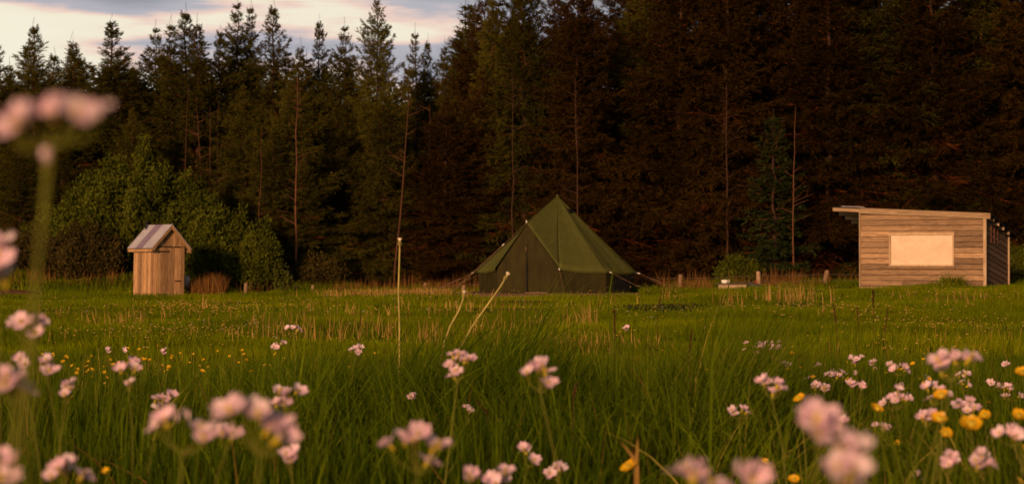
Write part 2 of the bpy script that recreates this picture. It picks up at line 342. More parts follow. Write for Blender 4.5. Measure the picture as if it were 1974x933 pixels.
def dry_grass():
    X = []; Y = []; H = []; W = []
    def patch(px, py, d, wpx, n, h):
        n = int(n * 1.4)
        h = h * 1.12     # a loose stand of straw at distance d
        x = (px - CX) / F_PX * d + RNG.normal(0, wpx / F_PX * d * .5, n); y = d + RNG.normal(0, d * .03 + .2, n); H_ = 1
        X.append(x); Y.append(y); H.append(RNG.uniform(.5, 1.15, n) * h); W.append(np.full(n, max(.0026, d * .00042)))
    for p in ((640, 0, 21, 190, 90, .22), (500, 0, 26, 120, 40, .20), (235, 0, 27, 80, 30, .2), (1000, 0, 15, 110, 70, .17), (1100, 0, 16, 110, 90, .18), (1070, 0, 24, 60, 26, .22), (950, 0, 22, 60, 30, .22),
              (1130, 0, 24, 30, 16, .26), (1240, 0, 17, 80, 30, .16), (1405, 0, 38, 26, 22, .34), (1520, 0, 42, 60, 60, .36), (1300, 0, 45, 26, 12, .3), (780, 0, 60.5, 150, 700, .24), (1815, 0, 40, 26, 14, .30),
              (1880, 0, 42, 24, 12, .28), (1730, 0, 46, 30, 8, .24), (1780, 0, 17, 40, 16, .16), (1910, 0, 18, 40, 16, .16), (400, 0, 40, 20, 14, .3), (390, 0, 20, 240, 50, .15), (150, 0, 30, 160, 46, .2),
              (830, 0, 20, 50, 26, .2), (1600, 0, 14, 30, 16, .2), (1440, 0, 30, 300, 24, .16), (700, 0, 33, 200, 40, .24), (1000, 0, 40, 300, 50, .24), (1060, 0, 13, 220, 60, .14)): patch(*p)
    def make(nm, lb, mat, X, Y, H, W):
        x = np.concatenate(X); y = np.concatenate(Y); h = np.concatenate(H); wd = np.concatenate(W); k = clear(x, y); x, y, h, wd = x[k], y[k], h[k], wd[k]
        n = len(x); V, F = blades(x, y, h, wd, np.abs(RNG.normal(.12, .2, n)), RNG.uniform(0, 6.28, n), 3)
        tag(nmesh(nm, V, F, mat, tint=np.repeat(RNG.uniform(0, 1, n), 3)), kind='stuff', label=lb, cat='dry grass')
    make('dry_grass', 'straw coloured dry grass stalks scattered over the field', M_straw, X, Y, H, W)
    X = []; Y = []; H = []; W = []
    # fringe along the fence and forest edge
    for x0, x1, y0, y1, n, h in ((-5.5, -.9, 65.4, 68.5, 1100, .50), (3.6, 6.0, 64.5, 68.5, 600, .55), (6, 10, 66.2, 68.8, 800, .55), (-9.65, -8.5, 64.3, 65.6, 700, .50), (-20, -11, 66.2, 68.5, 700, .5), (-9, -5.5, 66.5, 69, 200, .35), (10, 20, 68, 70.5, 500, .5)):
        x = RNG.uniform(x0, x1, n * 2); y = RNG.uniform(y0, y1, n * 2); k = vnoise(x / .45, y / .8, 77) > RNG.uniform(.15, .75, n * 2); x, y = x[k], y[k]; n = len(x)
        X.append(x); Y.append(y); H.append(RNG.uniform(.25, 1.1, n) * h * (.5 + vnoise(x / .8, y, 78))); W.append(np.full(n, .013))
    make('russet_grass', 'russet dry grass fringe along the fence and forest edge', M_fringe, X, Y, H, W)
near_grass(); dead_blades(); far_grass(); dry_grass()

# ------------------------------------------------------------------ trees
def perp(d):
    up = np.tile([0., 0., 1.], (len(d), 1)); s = np.cross(d, up); return s / (np.linalg.norm(s, axis=1, keepdims=True) + 1e-9)
def diamonds(P, D, ln, wd, roll):
    """narrow leaf/twig shapes: base P, unit direction D, length, width, roll about D"""
    s = perp(D); u = np.cross(s, D); a = s * np.cos(roll)[:, None] + u * np.sin(roll)[:, None]
    V = np.stack([P, P + D * ln[:, None] * .4 + a * wd[:, None] * .5, P + D * ln[:, None], P + D * ln[:, None] * .4 - a * wd[:, None] * .5], 1).reshape(-1, 3)
    F = np.arange(len(P) * 4).reshape(-1, 4); return V, F
def unit(v): return v / (np.linalg.norm(v, axis=-1, keepdims=True) + 1e-9)

def spruce(seed, H=12.0, rad=2.2, z0=.3, sparse_top=.25, dead=.45, dens=1.0, droop=.25, mat=None, fine=1.0):
    """returns (trunk, live crown, dead branches) meshes for a spruce of height H"""
    g = np.random.default_rng(seed)
    tb = MB(); k = 14
    wob = [(g.normal(0, .04), g.normal(0, .04)) for _ in range(k)]
    pts = [(wob[i][0] * min(i, 3) * .5, wob[i][1] * min(i, 3) * .5, H * i / (k - 1)) for i in range(k)]
    r0 = .013 * H
    pts.append((0, 0, H * 1.04)); tb.tube(pts, [r0 * (1 - i / (k - 1)) ** .9 + .007 for i in range(k)] + [.004], 7)
    P = []; D = []; LN = []; WD = []; TI = []; DP = []; DD = []; DL = []; DW = []
    z = z0
    while z < H - .12:
        t = z / H
        nb = g.integers(4, 7) if t < .8 else g.integers(3, 6)
        a0 = g.uniform(0, 6.28)
        ragged = g.uniform(.75, 1.15)
        for b in range(nb):
            az = a0 + b * 6.28 / nb + g.normal(0, .25)
            prof = rad * (1 - t) ** .85 * min(1, .72 + t * 1.3) * (1 + .25 * math.exp(-((t - .8) / .08) ** 2))
            Lb = prof * ragged * g.uniform(.55, 1.2) + .07
            zb0 = z + g.uniform(-.16, .16) * (1 - .5 * t)
            el = np.interp(t, [0, .4, .75, .93, 1], [-.10, .02, .32, .7, 1.0]) + g.normal(0, .08)
            isdead = g.uniform() < (dead * (1 - t * 1.7) if t < .6 else 0)
            n = max(4, int(Lb / .11))
            s = np.linspace(.04, 1, n)
            out_ = np.array([math.cos(az), math.sin(az), 0.])
            zc = zb0 + Lb * (math.sin(el) * s - droop * (s ** 1.5) * (1 - t) + .28 * s ** 3 * (.5 + .5 * t))
            C3 = out_[None, :] * (Lb * math.cos(el) * s)[:, None]; C3[:, 2] = zc
            T = unit(np.gradient(C3, axis=0))
            # woody axis of the branch
            tgt = (DP, DD, DL, DW)
            for i in range(0, n - 1, 2):
                j = min(i + 2, n - 1); v = C3[j] - C3[i]; l = np.linalg.norm(v) + 1e-6
                DP.append(C3[i]); DD.append(v / l); DL.append(l * 1.3); DW.append(.05 * (1 - s[i] * .75) * (.4 + Lb * .3))
            # side shoots
            for side in (-1, 1):
                m = int(n * (1.3 if not isdead else .7)) + 1
                si = g.uniform(.03, 1, m); idx = si * (n - 1); i0 = np.clip(idx.astype(int), 0, n - 2); fr = (idx - i0)[:, None]
                bp = C3[i0] * (1 - fr) + C3[i0 + 1] * fr; tt = T[i0]
                sd_ = unit(np.cross(tt, [0, 0, 1.])) * side
                dirn = unit(tt * g.uniform(.5, 1.0, (m, 1)) + sd_ * g.uniform(.6, 1.1, (m, 1)) + np.stack([np.zeros(m), np.zeros(m), g.normal(-.22 * (1 - t), .34, m)], -1))
                sl = (.14 + Lb * .30 * np.sin(np.clip(1 - si + .15, 0, 1) * 1.7)) * g.uniform(.6, 1.15, m)
                if isdead:
                    DP += list(bp); DD += list(dirn); DL += list(sl * .9); DW += [.014] * m; continue
                # each shoot: its own needles-clad axis plus short twigs
                P.append(bp); D.append(dirn); LN.append(sl); WD.append(np.full(m, .045 * fine)); TI.append(g.uniform(0, 1, m))
                q = 5 if Lb > .6 else 3
                for _ in range(int(q * dens)):
                    u = g.uniform(.1, .95, (m, 1)); bp2 = bp + dirn * sl[:, None] * u
                    sd2 = unit(np.cross(dirn, [0, 0, 1.])) * np.where(g.uniform(0, 1, (m, 1)) < .5, -1, 1)
                    d2 = unit(dirn * g.uniform(.5, 1.2, (m, 1)) + sd2 * g.uniform(.3, 1, (m, 1)) + np.stack([np.zeros(m), np.zeros(m), g.normal(-.15 * (1 - t) + .1 * t, .35, m)], -1))
                    P.append(bp2); D.append(d2); LN.append((.09 + sl * .35 * (1 - u[:, 0] * .5)) * g.uniform(.6, 1.2, m)); WD.append(np.full(m, .032 * fine) * g.uniform(.7, 1.4, m)); TI.append(g.uniform(0, 1, m))
        z += np.interp(t, [0, .7, .85, 1], [.27, .28, .25, .30]) * g.uniform(.7, 1.25) * (1 + sparse_top * max(0, t - .75) * 3)
    # the leader: one thin needle-clad spike
    m = 40; zt = H * np.linspace(.93, 1.03, m); az = g.uniform(0, 6.28, m); zr = np.zeros(m)
    P.append(np.stack([zr, zr, zt], -1)); D.append(unit(np.stack([np.cos(az), np.sin(az), np.full(m, 1.1)], -1))); LN.append(g.uniform(.03, .09, m)); WD.append(np.full(m, .018)); TI.append(g.uniform(0, 1, m))
    P = np.concatenate(P); D = np.concatenate(D); LN = np.concatenate(LN); WD = np.concatenate(WD); TI = np.concatenate(TI)
    V, F = diamonds(P, D, LN, WD, g.uniform(-.9, .9, len(P)))
    crown = nmesh('crown', V, F, mat or M_needle, tint=TI, link=False).data
    DP = np.array(DP); DD = np.array(DD); DL = np.array(DL); DW = np.array(DW)
    V, F = diamonds(DP, DD, DL, DW, g.uniform(0, 3.14, len(DP)))
    dead_m = nmesh('bare_branches', V, F, M_twig, tint=g.uniform(0, 1, len(DP)), link=False).data
    trunk = tb.obj('trunk', M_bark, link=False).data
    return trunk, crown, dead_m, H

SLIM = [spruce(100 + i, 12, 2.5 + .2 * i, z0=1.6, sparse_top=.3, dead=.5, dens=2.4, droop=.35, fine=.85) for i in range(5)]
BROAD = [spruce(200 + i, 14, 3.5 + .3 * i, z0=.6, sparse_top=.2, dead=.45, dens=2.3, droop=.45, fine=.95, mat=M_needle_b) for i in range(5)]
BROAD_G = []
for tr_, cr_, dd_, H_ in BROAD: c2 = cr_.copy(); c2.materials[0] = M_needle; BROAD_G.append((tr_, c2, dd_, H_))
YOUNG = spruce(300, 6, 1.5, z0=.2, dead=.05, dens=1.2, mat=M_needle_g)

def put_tree(proto, x, y, top_z, label, group, wide=1.0, name='spruce_tree'):
    tr, cr, dd, H = proto; z = gz(x, y) - .05
    r = empty(name, (x, y, z), random.uniform(0, 6.28), label=label, cat='tree', group=group)
    s = (top_z - z) / H; r.scale = (s * wide, s * wide, s)
    for nm, me in (('trunk', tr), ('crown', cr), ('bare_branches', dd)):
        o = bpy.data.objects.new(nm, me); C.objects.link(o); o.parent = r
    return r
def tree_px(kind, i, px, py, d, label, group, wide=1.0):
    p = px2w(px, py, d); return put_tree(kind[i % len(kind)], p.x, p.y, p.z, label, group, wide)
G_SKY = 'spruces whose tops stand against the sky'
sky_trees = [
 (-8, 85, 80, 'spruce cut by the left edge of the frame', 1.25), (65, 52, 80, 'slim spruce with open top above the big blurred pink flower', 1.2), (140, 78, 81, 'short slim spruce right behind the tallest pink flower head', 1.15),
 (216, 45, 80, 'symmetrical pointed spruce standing alone against the cream sky, left of the dense group', 1.3), (300, 55, 82, 'thin topped spruce at the left of the dense group', 1.0), (330, 46, 80, 'leafy spruce second in the dense left group', 1.1),
 (357, 24, 81, 'tallest spruce of the dense left group with a dark double top', 1.2), (380, 44, 79, 'full spruce at the right end of the dense left group', 1.1), (424, 64, 80, 'lower dark spruce in the dip between two groups', 1.0),
 (456, 8, 82, 'spiky bare topped spruce, left one of the three tall spires', .9), (482, 12, 83, 'spiky spruce, middle one of the three tall spires', .8), (526, 14, 81, 'spiky spruce, right one of the three tall spires', 1.0),
 (578, 88, 80, 'low spruce right of the three tall spires', .9), (616, 46, 84, 'faint thin spruce spire standing alone behind the skyline', .8), (664, 52, 80, 'narrow spruce close left of the tall broad spruce', .9),
 (800, 62, 83, 'thin spruce just right of the tall broad spruce', .8), (824, 82, 84, 'small spruce spire in the low gap of the skyline', .7), (856, 90, 82, 'ragged small spruce in the lowest gap of the skyline', .8), (886, 66, 80, 'leaning looking ragged spruce at the left foot of the tall dark wall of trees', .9)]
for i, (px, py, d, lb, wd) in enumerate(sky_trees): tree_px(SLIM, i, px, py, d, lb, G_SKY, wd)
tree_px(BROAD_G, 1, 727, -4, 78, 'tall broad spruce with arms reaching out against the sky', G_SKY, .75)
G_R = 'tall dark spruces rising out of the frame'
big = [(948, -10, 76, 'first tall spruce of the dark wall, its edge against the grey sky', .8), (1010, -70, 74, 'tall spruce with a reddish trunk left above the tent', .9), (1112, -60, 73, 'tall spruce with a reddish trunk directly above the tent peak', .95),
       (1235, -40, 76, 'tall spruce right of the small notch of sky', .9), (1310, -160, 74, 'dark spruce right of the tent', 1.0), (1402, -150, 73, 'dark spruce with a red brown trunk halfway between tent and shed', 1.0), (1500, -170, 76, 'dark spruce behind the young green one', 1.0),
       (1600, -160, 73, 'dark spruce behind the overhanging roof end of the shed', 1.0), (1700, -180, 74, 'dark spruce directly behind the shed window', 1.05), (1800, -170, 73, 'dark spruce behind the right half of the shed', 1.0), (1895, -190, 75, 'dark spruce behind the right corner of the shed', 1.05), (1990, -180, 73, 'dark spruce at the right edge of the frame', 1.0)]
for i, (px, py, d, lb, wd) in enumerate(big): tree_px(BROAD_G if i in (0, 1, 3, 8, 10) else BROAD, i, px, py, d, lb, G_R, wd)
# second line, shorter crowns filling in front on the left and middle
mid = [(30, 190, 77, 'shaded spruce behind the left bank', 1.2), (255, 210, 76, 'shaded spruce above the crown of the big willow bush', 1.1), (470, 170, 76, 'brownish spruce right above the willow bush', 1.1), (560, 165, 75, 'spruce with a bare reddish trunk right of the willow bush', 1.3),
       (650, 200, 77, 'dark green spruce left of the leaning bare pole', 1.2), (740, 180, 75, 'deep green spruce just left of the leaning bare pole', 1.1), (860, 190, 74, 'dark spruce left of the tent', 1.3), (930, 140, 75, 'dark spruce above the left slope of the tent', 1.2)]
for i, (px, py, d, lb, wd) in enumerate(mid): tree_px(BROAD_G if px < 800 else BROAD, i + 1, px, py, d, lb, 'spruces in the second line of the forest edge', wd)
# low shaded spruces filling the foot of the forest edge
ru = random.Random(9)
for k in range(24):
    px = 40 + k * 82 + ru.uniform(-30, 30); d = ru.uniform(72.5, 76.5)
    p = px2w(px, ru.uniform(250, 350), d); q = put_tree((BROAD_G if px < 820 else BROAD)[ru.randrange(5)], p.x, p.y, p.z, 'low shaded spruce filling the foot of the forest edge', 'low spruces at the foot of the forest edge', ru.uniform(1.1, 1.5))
# packed rows behind
rg = random.Random(5)
for row, (d, x0, x1, step) in enumerate(((83.5, -26, -1, 2.3), (87, -28, 0, 2.3), (91, -29, 1, 2.4), (96, -31, 3, 2.6), (102, -33, 6, 2.8))):
    x = x0 + rg.uniform(0, 1)
    while x < x1:
        px = x / d * F_PX + CX
        py = rg.uniform(105, 150) if px > 560 else rg.uniform(85, 140)
        py += (d - 83.5) * 1.2
        if px > 900: py = rg.uniform(0, 60)
        p = px2w(px, py, d)
        put_tree(SLIM[rg.randrange(5)], x, d + rg.uniform(-1, 1), p.z, 'spruce in the packed rows behind the left forest edge', 'spruces packed behind the left forest edge', rg.uniform(1.1, 1.5)); x += step * rg.uniform(.8, 1.2)
for d, x0, x1, step in ((79, -1, 22, 2.8), (84, 0, 24, 3.2), (90, 1, 26, 3.6)):
    x = x0 + rg.uniform(0, 1)
    while x < x1:
        top = px2w(0, -150 if x > 4 else -10, d).z
        put_tree(BROAD[rg.randrange(5)], x, d + rg.uniform(-1, 1), top, 'spruce hidden deep behind the tall dark wall of trees', 'spruces packed behind the right forest edge', 1.1); x += step * rg.uniform(.8, 1.2)
p = px2w(1492, 225, 70.5); put_tree(YOUNG, p.x, p.y, p.z, 'young blue green spruce left of the shed, brighter than the forest', None, 1.15, 'young_spruce')

# thin bare trunks and poles catching the light
def dead_tree(px0, py0, px1, py1, d, label, nbr=14, r=.05, up=.25):
    """bare stem from its foot towards the top point, with a few bare side branches"""
    top = px2w(px0, py0, d); low = px2w(px1, py1, d); dr = (top - low); gxx = low.x - dr.x / dr.z * (low.z - gz(low.x, d))
    base = Vector((gxx, d, gz(gxx, d) - .05)); root = empty('bare_tree', base, 0, label=label, cat='dead tree', group='thin bare trees at the forest edge')
    v = top - base; b = MB(); n = 9
    pts = [v * (i / (n - 1)) + Vector((random.gauss(0, .02), random.gauss(0, .02), 0)) for i in range(n)]
    b.tube(pts, [r * .72 * (1 - .75 * i / (n - 1)) for i in range(n)], 6); mt = M_deadbark if px0 < 900 or 1500 < px0 < 1540 else M_bark; b.obj('trunk', mt, root)
    for _ in range(nbr):
        b = MB()
        t = random.uniform(.3, .98); q = v * t; a = random.uniform(0, 6.28); l = random.uniform(.3, 1.1) * (1.15 - t * .8)
        e1 = q + Vector((math.cos(a) * l * .6, math.sin(a) * l * .6, l * up)); e2 = q + Vector((math.cos(a) * l, math.sin(a) * l, l * up * random.uniform(.6, 2.5)))
        b.tube([q, e1, e2], [.014, .009, .004], 4, caps=False)
        if random.random() < .6:
            e3 = e1 + Vector((random.gauss(0, .2), random.gauss(0, .2), random.uniform(.05, .35))); b.tube([e1, e3], [.007, .003], 4, caps=False)
        b.obj('branch', mt, root)
for a in ((790, 170, 775, 360, 73, 'leaning bare reddish pole tree left of the dandelion stalks, far behind at the forest', 12, .055), (1533, 205, 1528, 480, 69.6, 'straight bare thin trunk beside the young green spruce', 14, .04), 
          (380, 215, 386, 340, 73, 'forked bare small tree above the right side of the willow bush', 18, .035), (405, 205, 405, 340, 73.5, 'straight bare stem above the willow bush, next to the forked one', 8, .03), (420, 195, 417, 330, 74, 'right one of the bare stems above the willow bush', 6, .03),
          (572, 150, 570, 420, 72, 'bare reddish trunk with dead side branches right of the willow bush', 26, .06), (362, 165, 358, 300, 76, 'thin bare stem behind the willow bush, leftmost of the thin stems', 6, .03), (505, 240, 500, 420, 72.5, 'short thin bare stem between the willow bush and the bare red trunk', 10, .03),
          (828, 200, 827, 330, 75, 'faint bare stem right of the leaning pole tree', 8, .03), (1108, 150, 1112, 330, 70.5, 'bare trunk directly above the tent peak', 16, .05), (988, 140, 988, 300, 71, 'bare trunk above the left slope of the tent', 14, .045), (1402, 160, 1402, 420, 71, 'bare red brown trunk halfway between the tent and the shed', 24, .06)): dead_tree(*a)

# broad-leaved bushes
def bush(name, label, px, py_top, py_base, d, wpx, nleaf, mat, size=.055, dz=1.0, lobes=9, seed=1, cat='bush', stems=14, flat=1.0):
    g = np.random.default_rng(seed); x = (px - CX) / F_PX * d; z = gz(x, d); top = px2w(px, py_top, d).z - z; hw = wpx / F_PX * d / 2
    root = empty(name, (x, d, z), 0, label=label, cat=cat)
    # shoots fan out from the stool; leaves sit in sprays on the shoots
    b = MB(); P = []; D = []; LN = []; TI = []
    ns = lobes * 14
    for i in range(ns):
        a = g.uniform(0, 6.28); rr = math.sqrt(g.uniform(0, 1)); hx = math.cos(a) * rr; hy = math.sin(a) * rr
        lump = .66 + .42 * float(vnoise(hx * 2.6 + 7 + seed, hy * 2.6 + 3, seed)) + (g.uniform(0, .14) if i % 5 == 0 else 0) 
        hgt = top * max(.25, math.sqrt(max(0, 1 - (rr * .93) ** 2.4))) * lump * flat
        tip = Vector((hx * hw, hy * hw * .8, hgt)); base_ = Vector((hx * hw * .35, hy * hw * .3, 0))
        mid_ = base_.lerp(tip, .55) + Vector((hx * hw * .12, hy * hw * .12, 0))
        if i % 4 == 0: b.tube([base_, mid_, tip], [.022, .013, .004], 4, caps=False)
        m = nleaf // ns; t = g.uniform(.12, 1.03, m) ** .75
        A = np.array(base_); B = np.array(mid_); E = np.array(tip)
        Q = ((1 - t) ** 2)[:, None] * A + (2 * t * (1 - t))[:, None] * B + (t ** 2)[:, None] * E
        spr = (.07 + .15 * np.sin(np.clip(t, 0, 1) * 3.0)) * min(1.0, .35 + hw * .35)
        Q = Q + g.normal(0, 1, (m, 3)) * spr[:, None]
        Q[:, 2] = np.maximum(Q[:, 2], .05)
        dv = unit((E - B)[None, :] / (np.linalg.norm(E - B) + 1e-6) * .8 + g.normal(0, .6, (m, 3)))
        P.append(Q); D.append(dv); LN.append(g.uniform(.7, 1.4, m) * size * 1.7); TI.append(np.clip(g.normal(.45, .32) + g.normal(0, .14, m), 0, 1))
    P = np.concatenate(P); D = np.concatenate(D); LN = np.concatenate(LN)
    V, F = diamonds(P, D, LN, LN * .45, g.uniform(-1.5, 1.5, len(P)))
    nmesh('foliage', V, F, mat, root, tint=np.concatenate(TI)); b.obj('stem', M_bark, root)
    return root
bush('willow_bush', 'big rounded green willow bush behind the wooden outhouse', 270, 308, 560, 70, 330, 60000, M_willow, size=.075, lobes=9, seed=2)
bush('willow_bush', 'right shoulder of willow scrub sloping down right of the outhouse', 405, 368, 560, 68.8, 190, 34000, M_willow, size=.07, lobes=6, seed=5)
bush('brown_shrub', 'brownish shrub left of the outhouse in front of the willow', 165, 430, 560, 67.5, 150, 22000, M_willow_b, size=.05, lobes=5, seed=6)
bush('willow_bush', 'low left shoulder of willow scrub behind the brown shrub', 120, 400, 560, 71, 170, 26000, M_willow, size=.07, lobes=5, seed=22)
bush('brown_shrub', 'brownish shrub at the left edge below the blurred pink flowers', 40, 440, 560, 70, 220, 26000, M_willow_b, size=.055, lobes=6, seed=7)
bush('round_bush', 'small round pale green bush at the right foot of the willow', 500, 440, 560, 67.8, 84, 12000, M_willow, size=.06, lobes=4, seed=8)
bush('dark_shrub', 'low dark green shrub between the round bush and the tent', 612, 492, 560, 69.5, 120, 9000, M_willow_b, size=.05, lobes=4, seed=9)
bush('leafy_plant', 'small pale leafy plant left of the short fence stumps', 553, 520, 560, 64.5, 24, 900, M_sage, size=.04, lobes=2, seed=12, cat='plant')
bush('green_shrub', 'low green shrub at the foot of the young spruce', 1425, 492, 560, 69, 90, 9000, M_willow, size=.05, lobes=4, seed=13)
bush('green_shrub', 'dark low shrub behind the right end of the shed', 1955, 470, 560, 69, 90, 9000, M_willow, size=.05, lobes=4, seed=14)
def tussock(px, d, w_, h, n, label):
    x = (px - CX) / F_PX * d; X = RNG.normal(x, w_, n); Y = RNG.normal(d, w_ * .7, n); a = np.arctan2(Y - d, X - x)
    V, F = blades(X, Y, RNG.uniform(.4, 1.1, n) * h, np.full(n, .018), RNG.uniform(.1, .6, n), a, 4, droop=.3); V = V - np.array([x, d, gz(x, d)])
    o = nmesh('grass_tussock', V, F, M_grass_far, tint=np.repeat(RNG.uniform(0, 1, n), 4)); o.location = (x, d, gz(x, d)); tag(o, label, 'grass tussock')
tussock(1834, 60.0, .16, .42, 500, 'tall green grass tussock against the shed wall below the window')
tussock(1750, 60.4, .38, .18, 900, 'low grass tuft along the foot of the shed wall, left of the tall tussock')
def flower_spire():
    p = px2w(530, 506, 64); z = gz(p.x, 64); r = empty('flower_spire', (p.x, 64, z), label='single tall pale green flower spire right of the outhouse', cat='plant')
    H = p.z - z; b = MB(); b.tube([(0, 0, 0), (.01, 0, H * .5), (0, 0, H)], [.008, .006, .003], 5); b.obj('stem', M_stem, r)
    n = 130; t = RNG.uniform(.5, 1, n); a = RNG.uniform(0, 6.28, n); P = np.stack([t * 0, t * 0, t * H], -1); D = unit(np.stack([np.cos(a), np.sin(a), RNG.uniform(.1, .8, n)], -1))
    V, F = diamonds(P, D, (1.15 - t) * .11 + .02, np.full(n, .035), RNG.uniform(-1, 1, n)); nmesh('flower_head', V, F, M_sage, r, tint=RNG.uniform(.5, 1, n))
flower_spire()

# ------------------------------------------------------------------ outhouse
def outhouse():
    x0, y0 = -10.42, 64.2; z = gz(x0, y0) - .27
    r = empty('outhouse', (x0, y0, z), R(45 - 9.2), label='small wooden outhouse with a gabled metal roof at the left, plank door closed', cat='outhouse')
    r.rotation_euler = (R(0), R(1.2), R(50 - 9.2))
    # local frame: front gable faces -y (right-hand side in view after turning), left wall faces -x
    W, D_, He, Rise = 1.03, 1.08, 1.76, .54
    hw, hd = W / 2, D_ / 2
    def plank_wall(b, along, fixed, n, top, sgn):
        for i in range(n):
            a0 = -.5 + i / n; a1 = a0 + 1 / n; ln = W if along == 'x' else D_
            g0 = a0 * ln + .004; g1 = a1 * ln - .004; th = .022 + random.uniform(0, .010)
            zb = random.uniform(-.03, .02)
            f0, f1 = (fixed, fixed + sgn * th)
            if along == 'x': q = [(g0, f0), (g1, f0), (g1, f1), (g0, f1)]
            else: q = [(f0, g0), (f0, g1), (f1, g1), (f1, g0)]
            tops = [top(p_[0]) if along == 'x' else top(0) for p_ in q]
            b.hexa([Vector((p_[0], p_[1], zb)) for p_ in q] + [Vector((p_[0], p_[1], t_)) for p_, t_ in zip(q, tops)])
    gab = lambda u: He + Rise * (1 - abs(u) / hw) - .01
    b = MB(); plank_wall(b, 'y', -hd + .0, 9, lambda u: He, -1); b.v = [(v[0] + (-hw + hd), v[1], v[2]) for v in b.v]; b.obj('wall', M_board, r)
    b = MB(); plank_wall(b, 'y', hw, 9, lambda u: He, 1); b.obj('wall', M_board, r)
    b = MB(); plank_wall(b, 'x', hd, 9, gab, 1); b.obj('wall', M_board, r)
    # front: side planks, gable planks above, the door between
    b = MB(); dt = 1.68
    for i in range(10):
        a0 = -hw + W * i / 10; a1 = a0 + W / 10; th = .022 + random.uniform(0, .006)
        if i in (0, 9): b.hexa([Vector(p_) for p_ in ((a0, -hd, -.02), (a1 - .004, -hd, -.02), (a1 - .004, -hd - th, -.02), (a0, -hd - th, -.02))] + [Vector(p_) for p_ in ((a0, -hd, dt), (a1 - .004, -hd, dt), (a1 - .004, -hd - th, dt), (a0, -hd - th, dt))])
        q = ((a0, -hd), (a1 - .005, -hd), (a1 - .005, -hd - th), (a0, -hd - th))
        b.hexa([Vector((*p_, dt + .025)) for p_ in q] + [Vector((*p_, gab(p_[0]))) for p_ in q])
    b.obj('front_wall', M_board, r)
    b = MB()
    for i in range(7):
        a0 = -hw + W * .112 + W * .776 * i / 7; a1 = a0 + W * .776 / 7; th = .03 + random.uniform(0, .005)
        q = ((a0 + .003, -hd), (a1 - .003, -hd), (a1 - .003, -hd - th), (a0 + .003, -hd - th)); zb = .02 + random.uniform(-.01, .01)
        b.hexa([Vector((*p_, zb)) for p_ in q] + [Vector((*p_, dt - .01)) for p_ in q])
    door = b.obj('door', M_board, r)
    b = MB(); b.box((0, -hd + .006, dt / 2), (W * .84, .008, dt + .02)); b.obj('door_gap_shade', M_black, door)  # black panel behind the door, painting the shade in its gaps
    b = MB(); y = -hd - .045
    b.box((-hw + .30, y, dt - .13), (.40, .012, .035)); b.tube([(-hw + .12, y - .005, dt - .10), (-hw + .12, y - .005, dt - .17)], .022, 8); b.obj('hinge', M_dark, door)
    b = MB(); b.box((-hw + .26, y, .30), (.34, .012, .03)); b.obj('hinge', M_dark, door)
    b = MB(); b.box((hw - .25, y, .70), (.16, .014, .03)); b.tube([(hw - .32, y - .02, .70), (hw - .24, y - .02, .70)], .014, 8); b.tube([(hw - .18, y - .004, .70), (hw - .18, y - .03, .70)], .016, 8); b.obj('bolt', M_dark, door)
    # roof: two slopes of folded metal sheet, one sheet purple
    ov, oe = .15, .15; sl = Rise / hw
    def slope(sx):
        pale = MB(); pur = MB()
        y0_, y1_ = -hd - ov, hd + ov; n = 28
        for i in range(n):
            ya = y0_ + (y1_ - y0_) * i / n; yb = y0_ + (y1_ - y0_) * (i + 1) / n
            za = .005 * math.sin(i * 1.57); zb = .005 * math.sin((i + 1) * 1.57)
            tgt = pur if sx < 0 and 11 <= i < 19 else pale
            xr, xe = 0, sx * (hw + oe); zr = He + Rise + .05; ze = zr - sl * (hw + oe)
            p_ = [(xr, ya, zr + za), (xr, yb, zr + zb), (xe, yb, ze + zb), (xe, ya, ze + za)]
            tgt.hexa([Vector((a, b_, c - .012)) for a, b_, c in p_] + [Vector(q) for q in p_], .5)
        o = pale.obj('roof_sheet', M_metal, r)
        if pur.v: tag(pur.obj('roof_sheet', M_purple, r), label='purplish roof sheet')
    slope(-1); slope(1)
    for sx in (-1, 1):
        for yy in (-hd - ov + .02, hd + ov - .02):
            b = MB()
            za, zb = He + Rise + .03, He + Rise + .03 - sl * (hw + oe); xe = sx * (hw + oe)
            b.hexa([Vector(q) for q in ((0, yy - .012, za - .11), (xe, yy - .012, zb - .11), (xe, yy + .012, zb - .11), (0, yy + .012, za - .11), (0, yy - .012, za), (xe, yy - .012, zb), (xe, yy + .012, zb), (0, yy + .012, za))]); b.obj('barge_board', M_board, r)
    for sx in (-1, 1): b = MB(); b.box((sx * (hw + oe - .03), 0, He + Rise - .06 - sl * (hw + oe - .03)), (.03, D_ + 2 * ov - .06, .08)); b.obj('eave_board', M_board, r)
    b = MB(); b.tube([(-.12, hd + .02, He + .1), (-.12, hd + .02, He + Rise + .12)], .035, 8); b.tube([(-.12, hd + .02, He + Rise + .12), (-.12, hd + .02, He + Rise + .15)], .05, 8); b.obj('vent_pipe', M_dark, r)
outhouse()
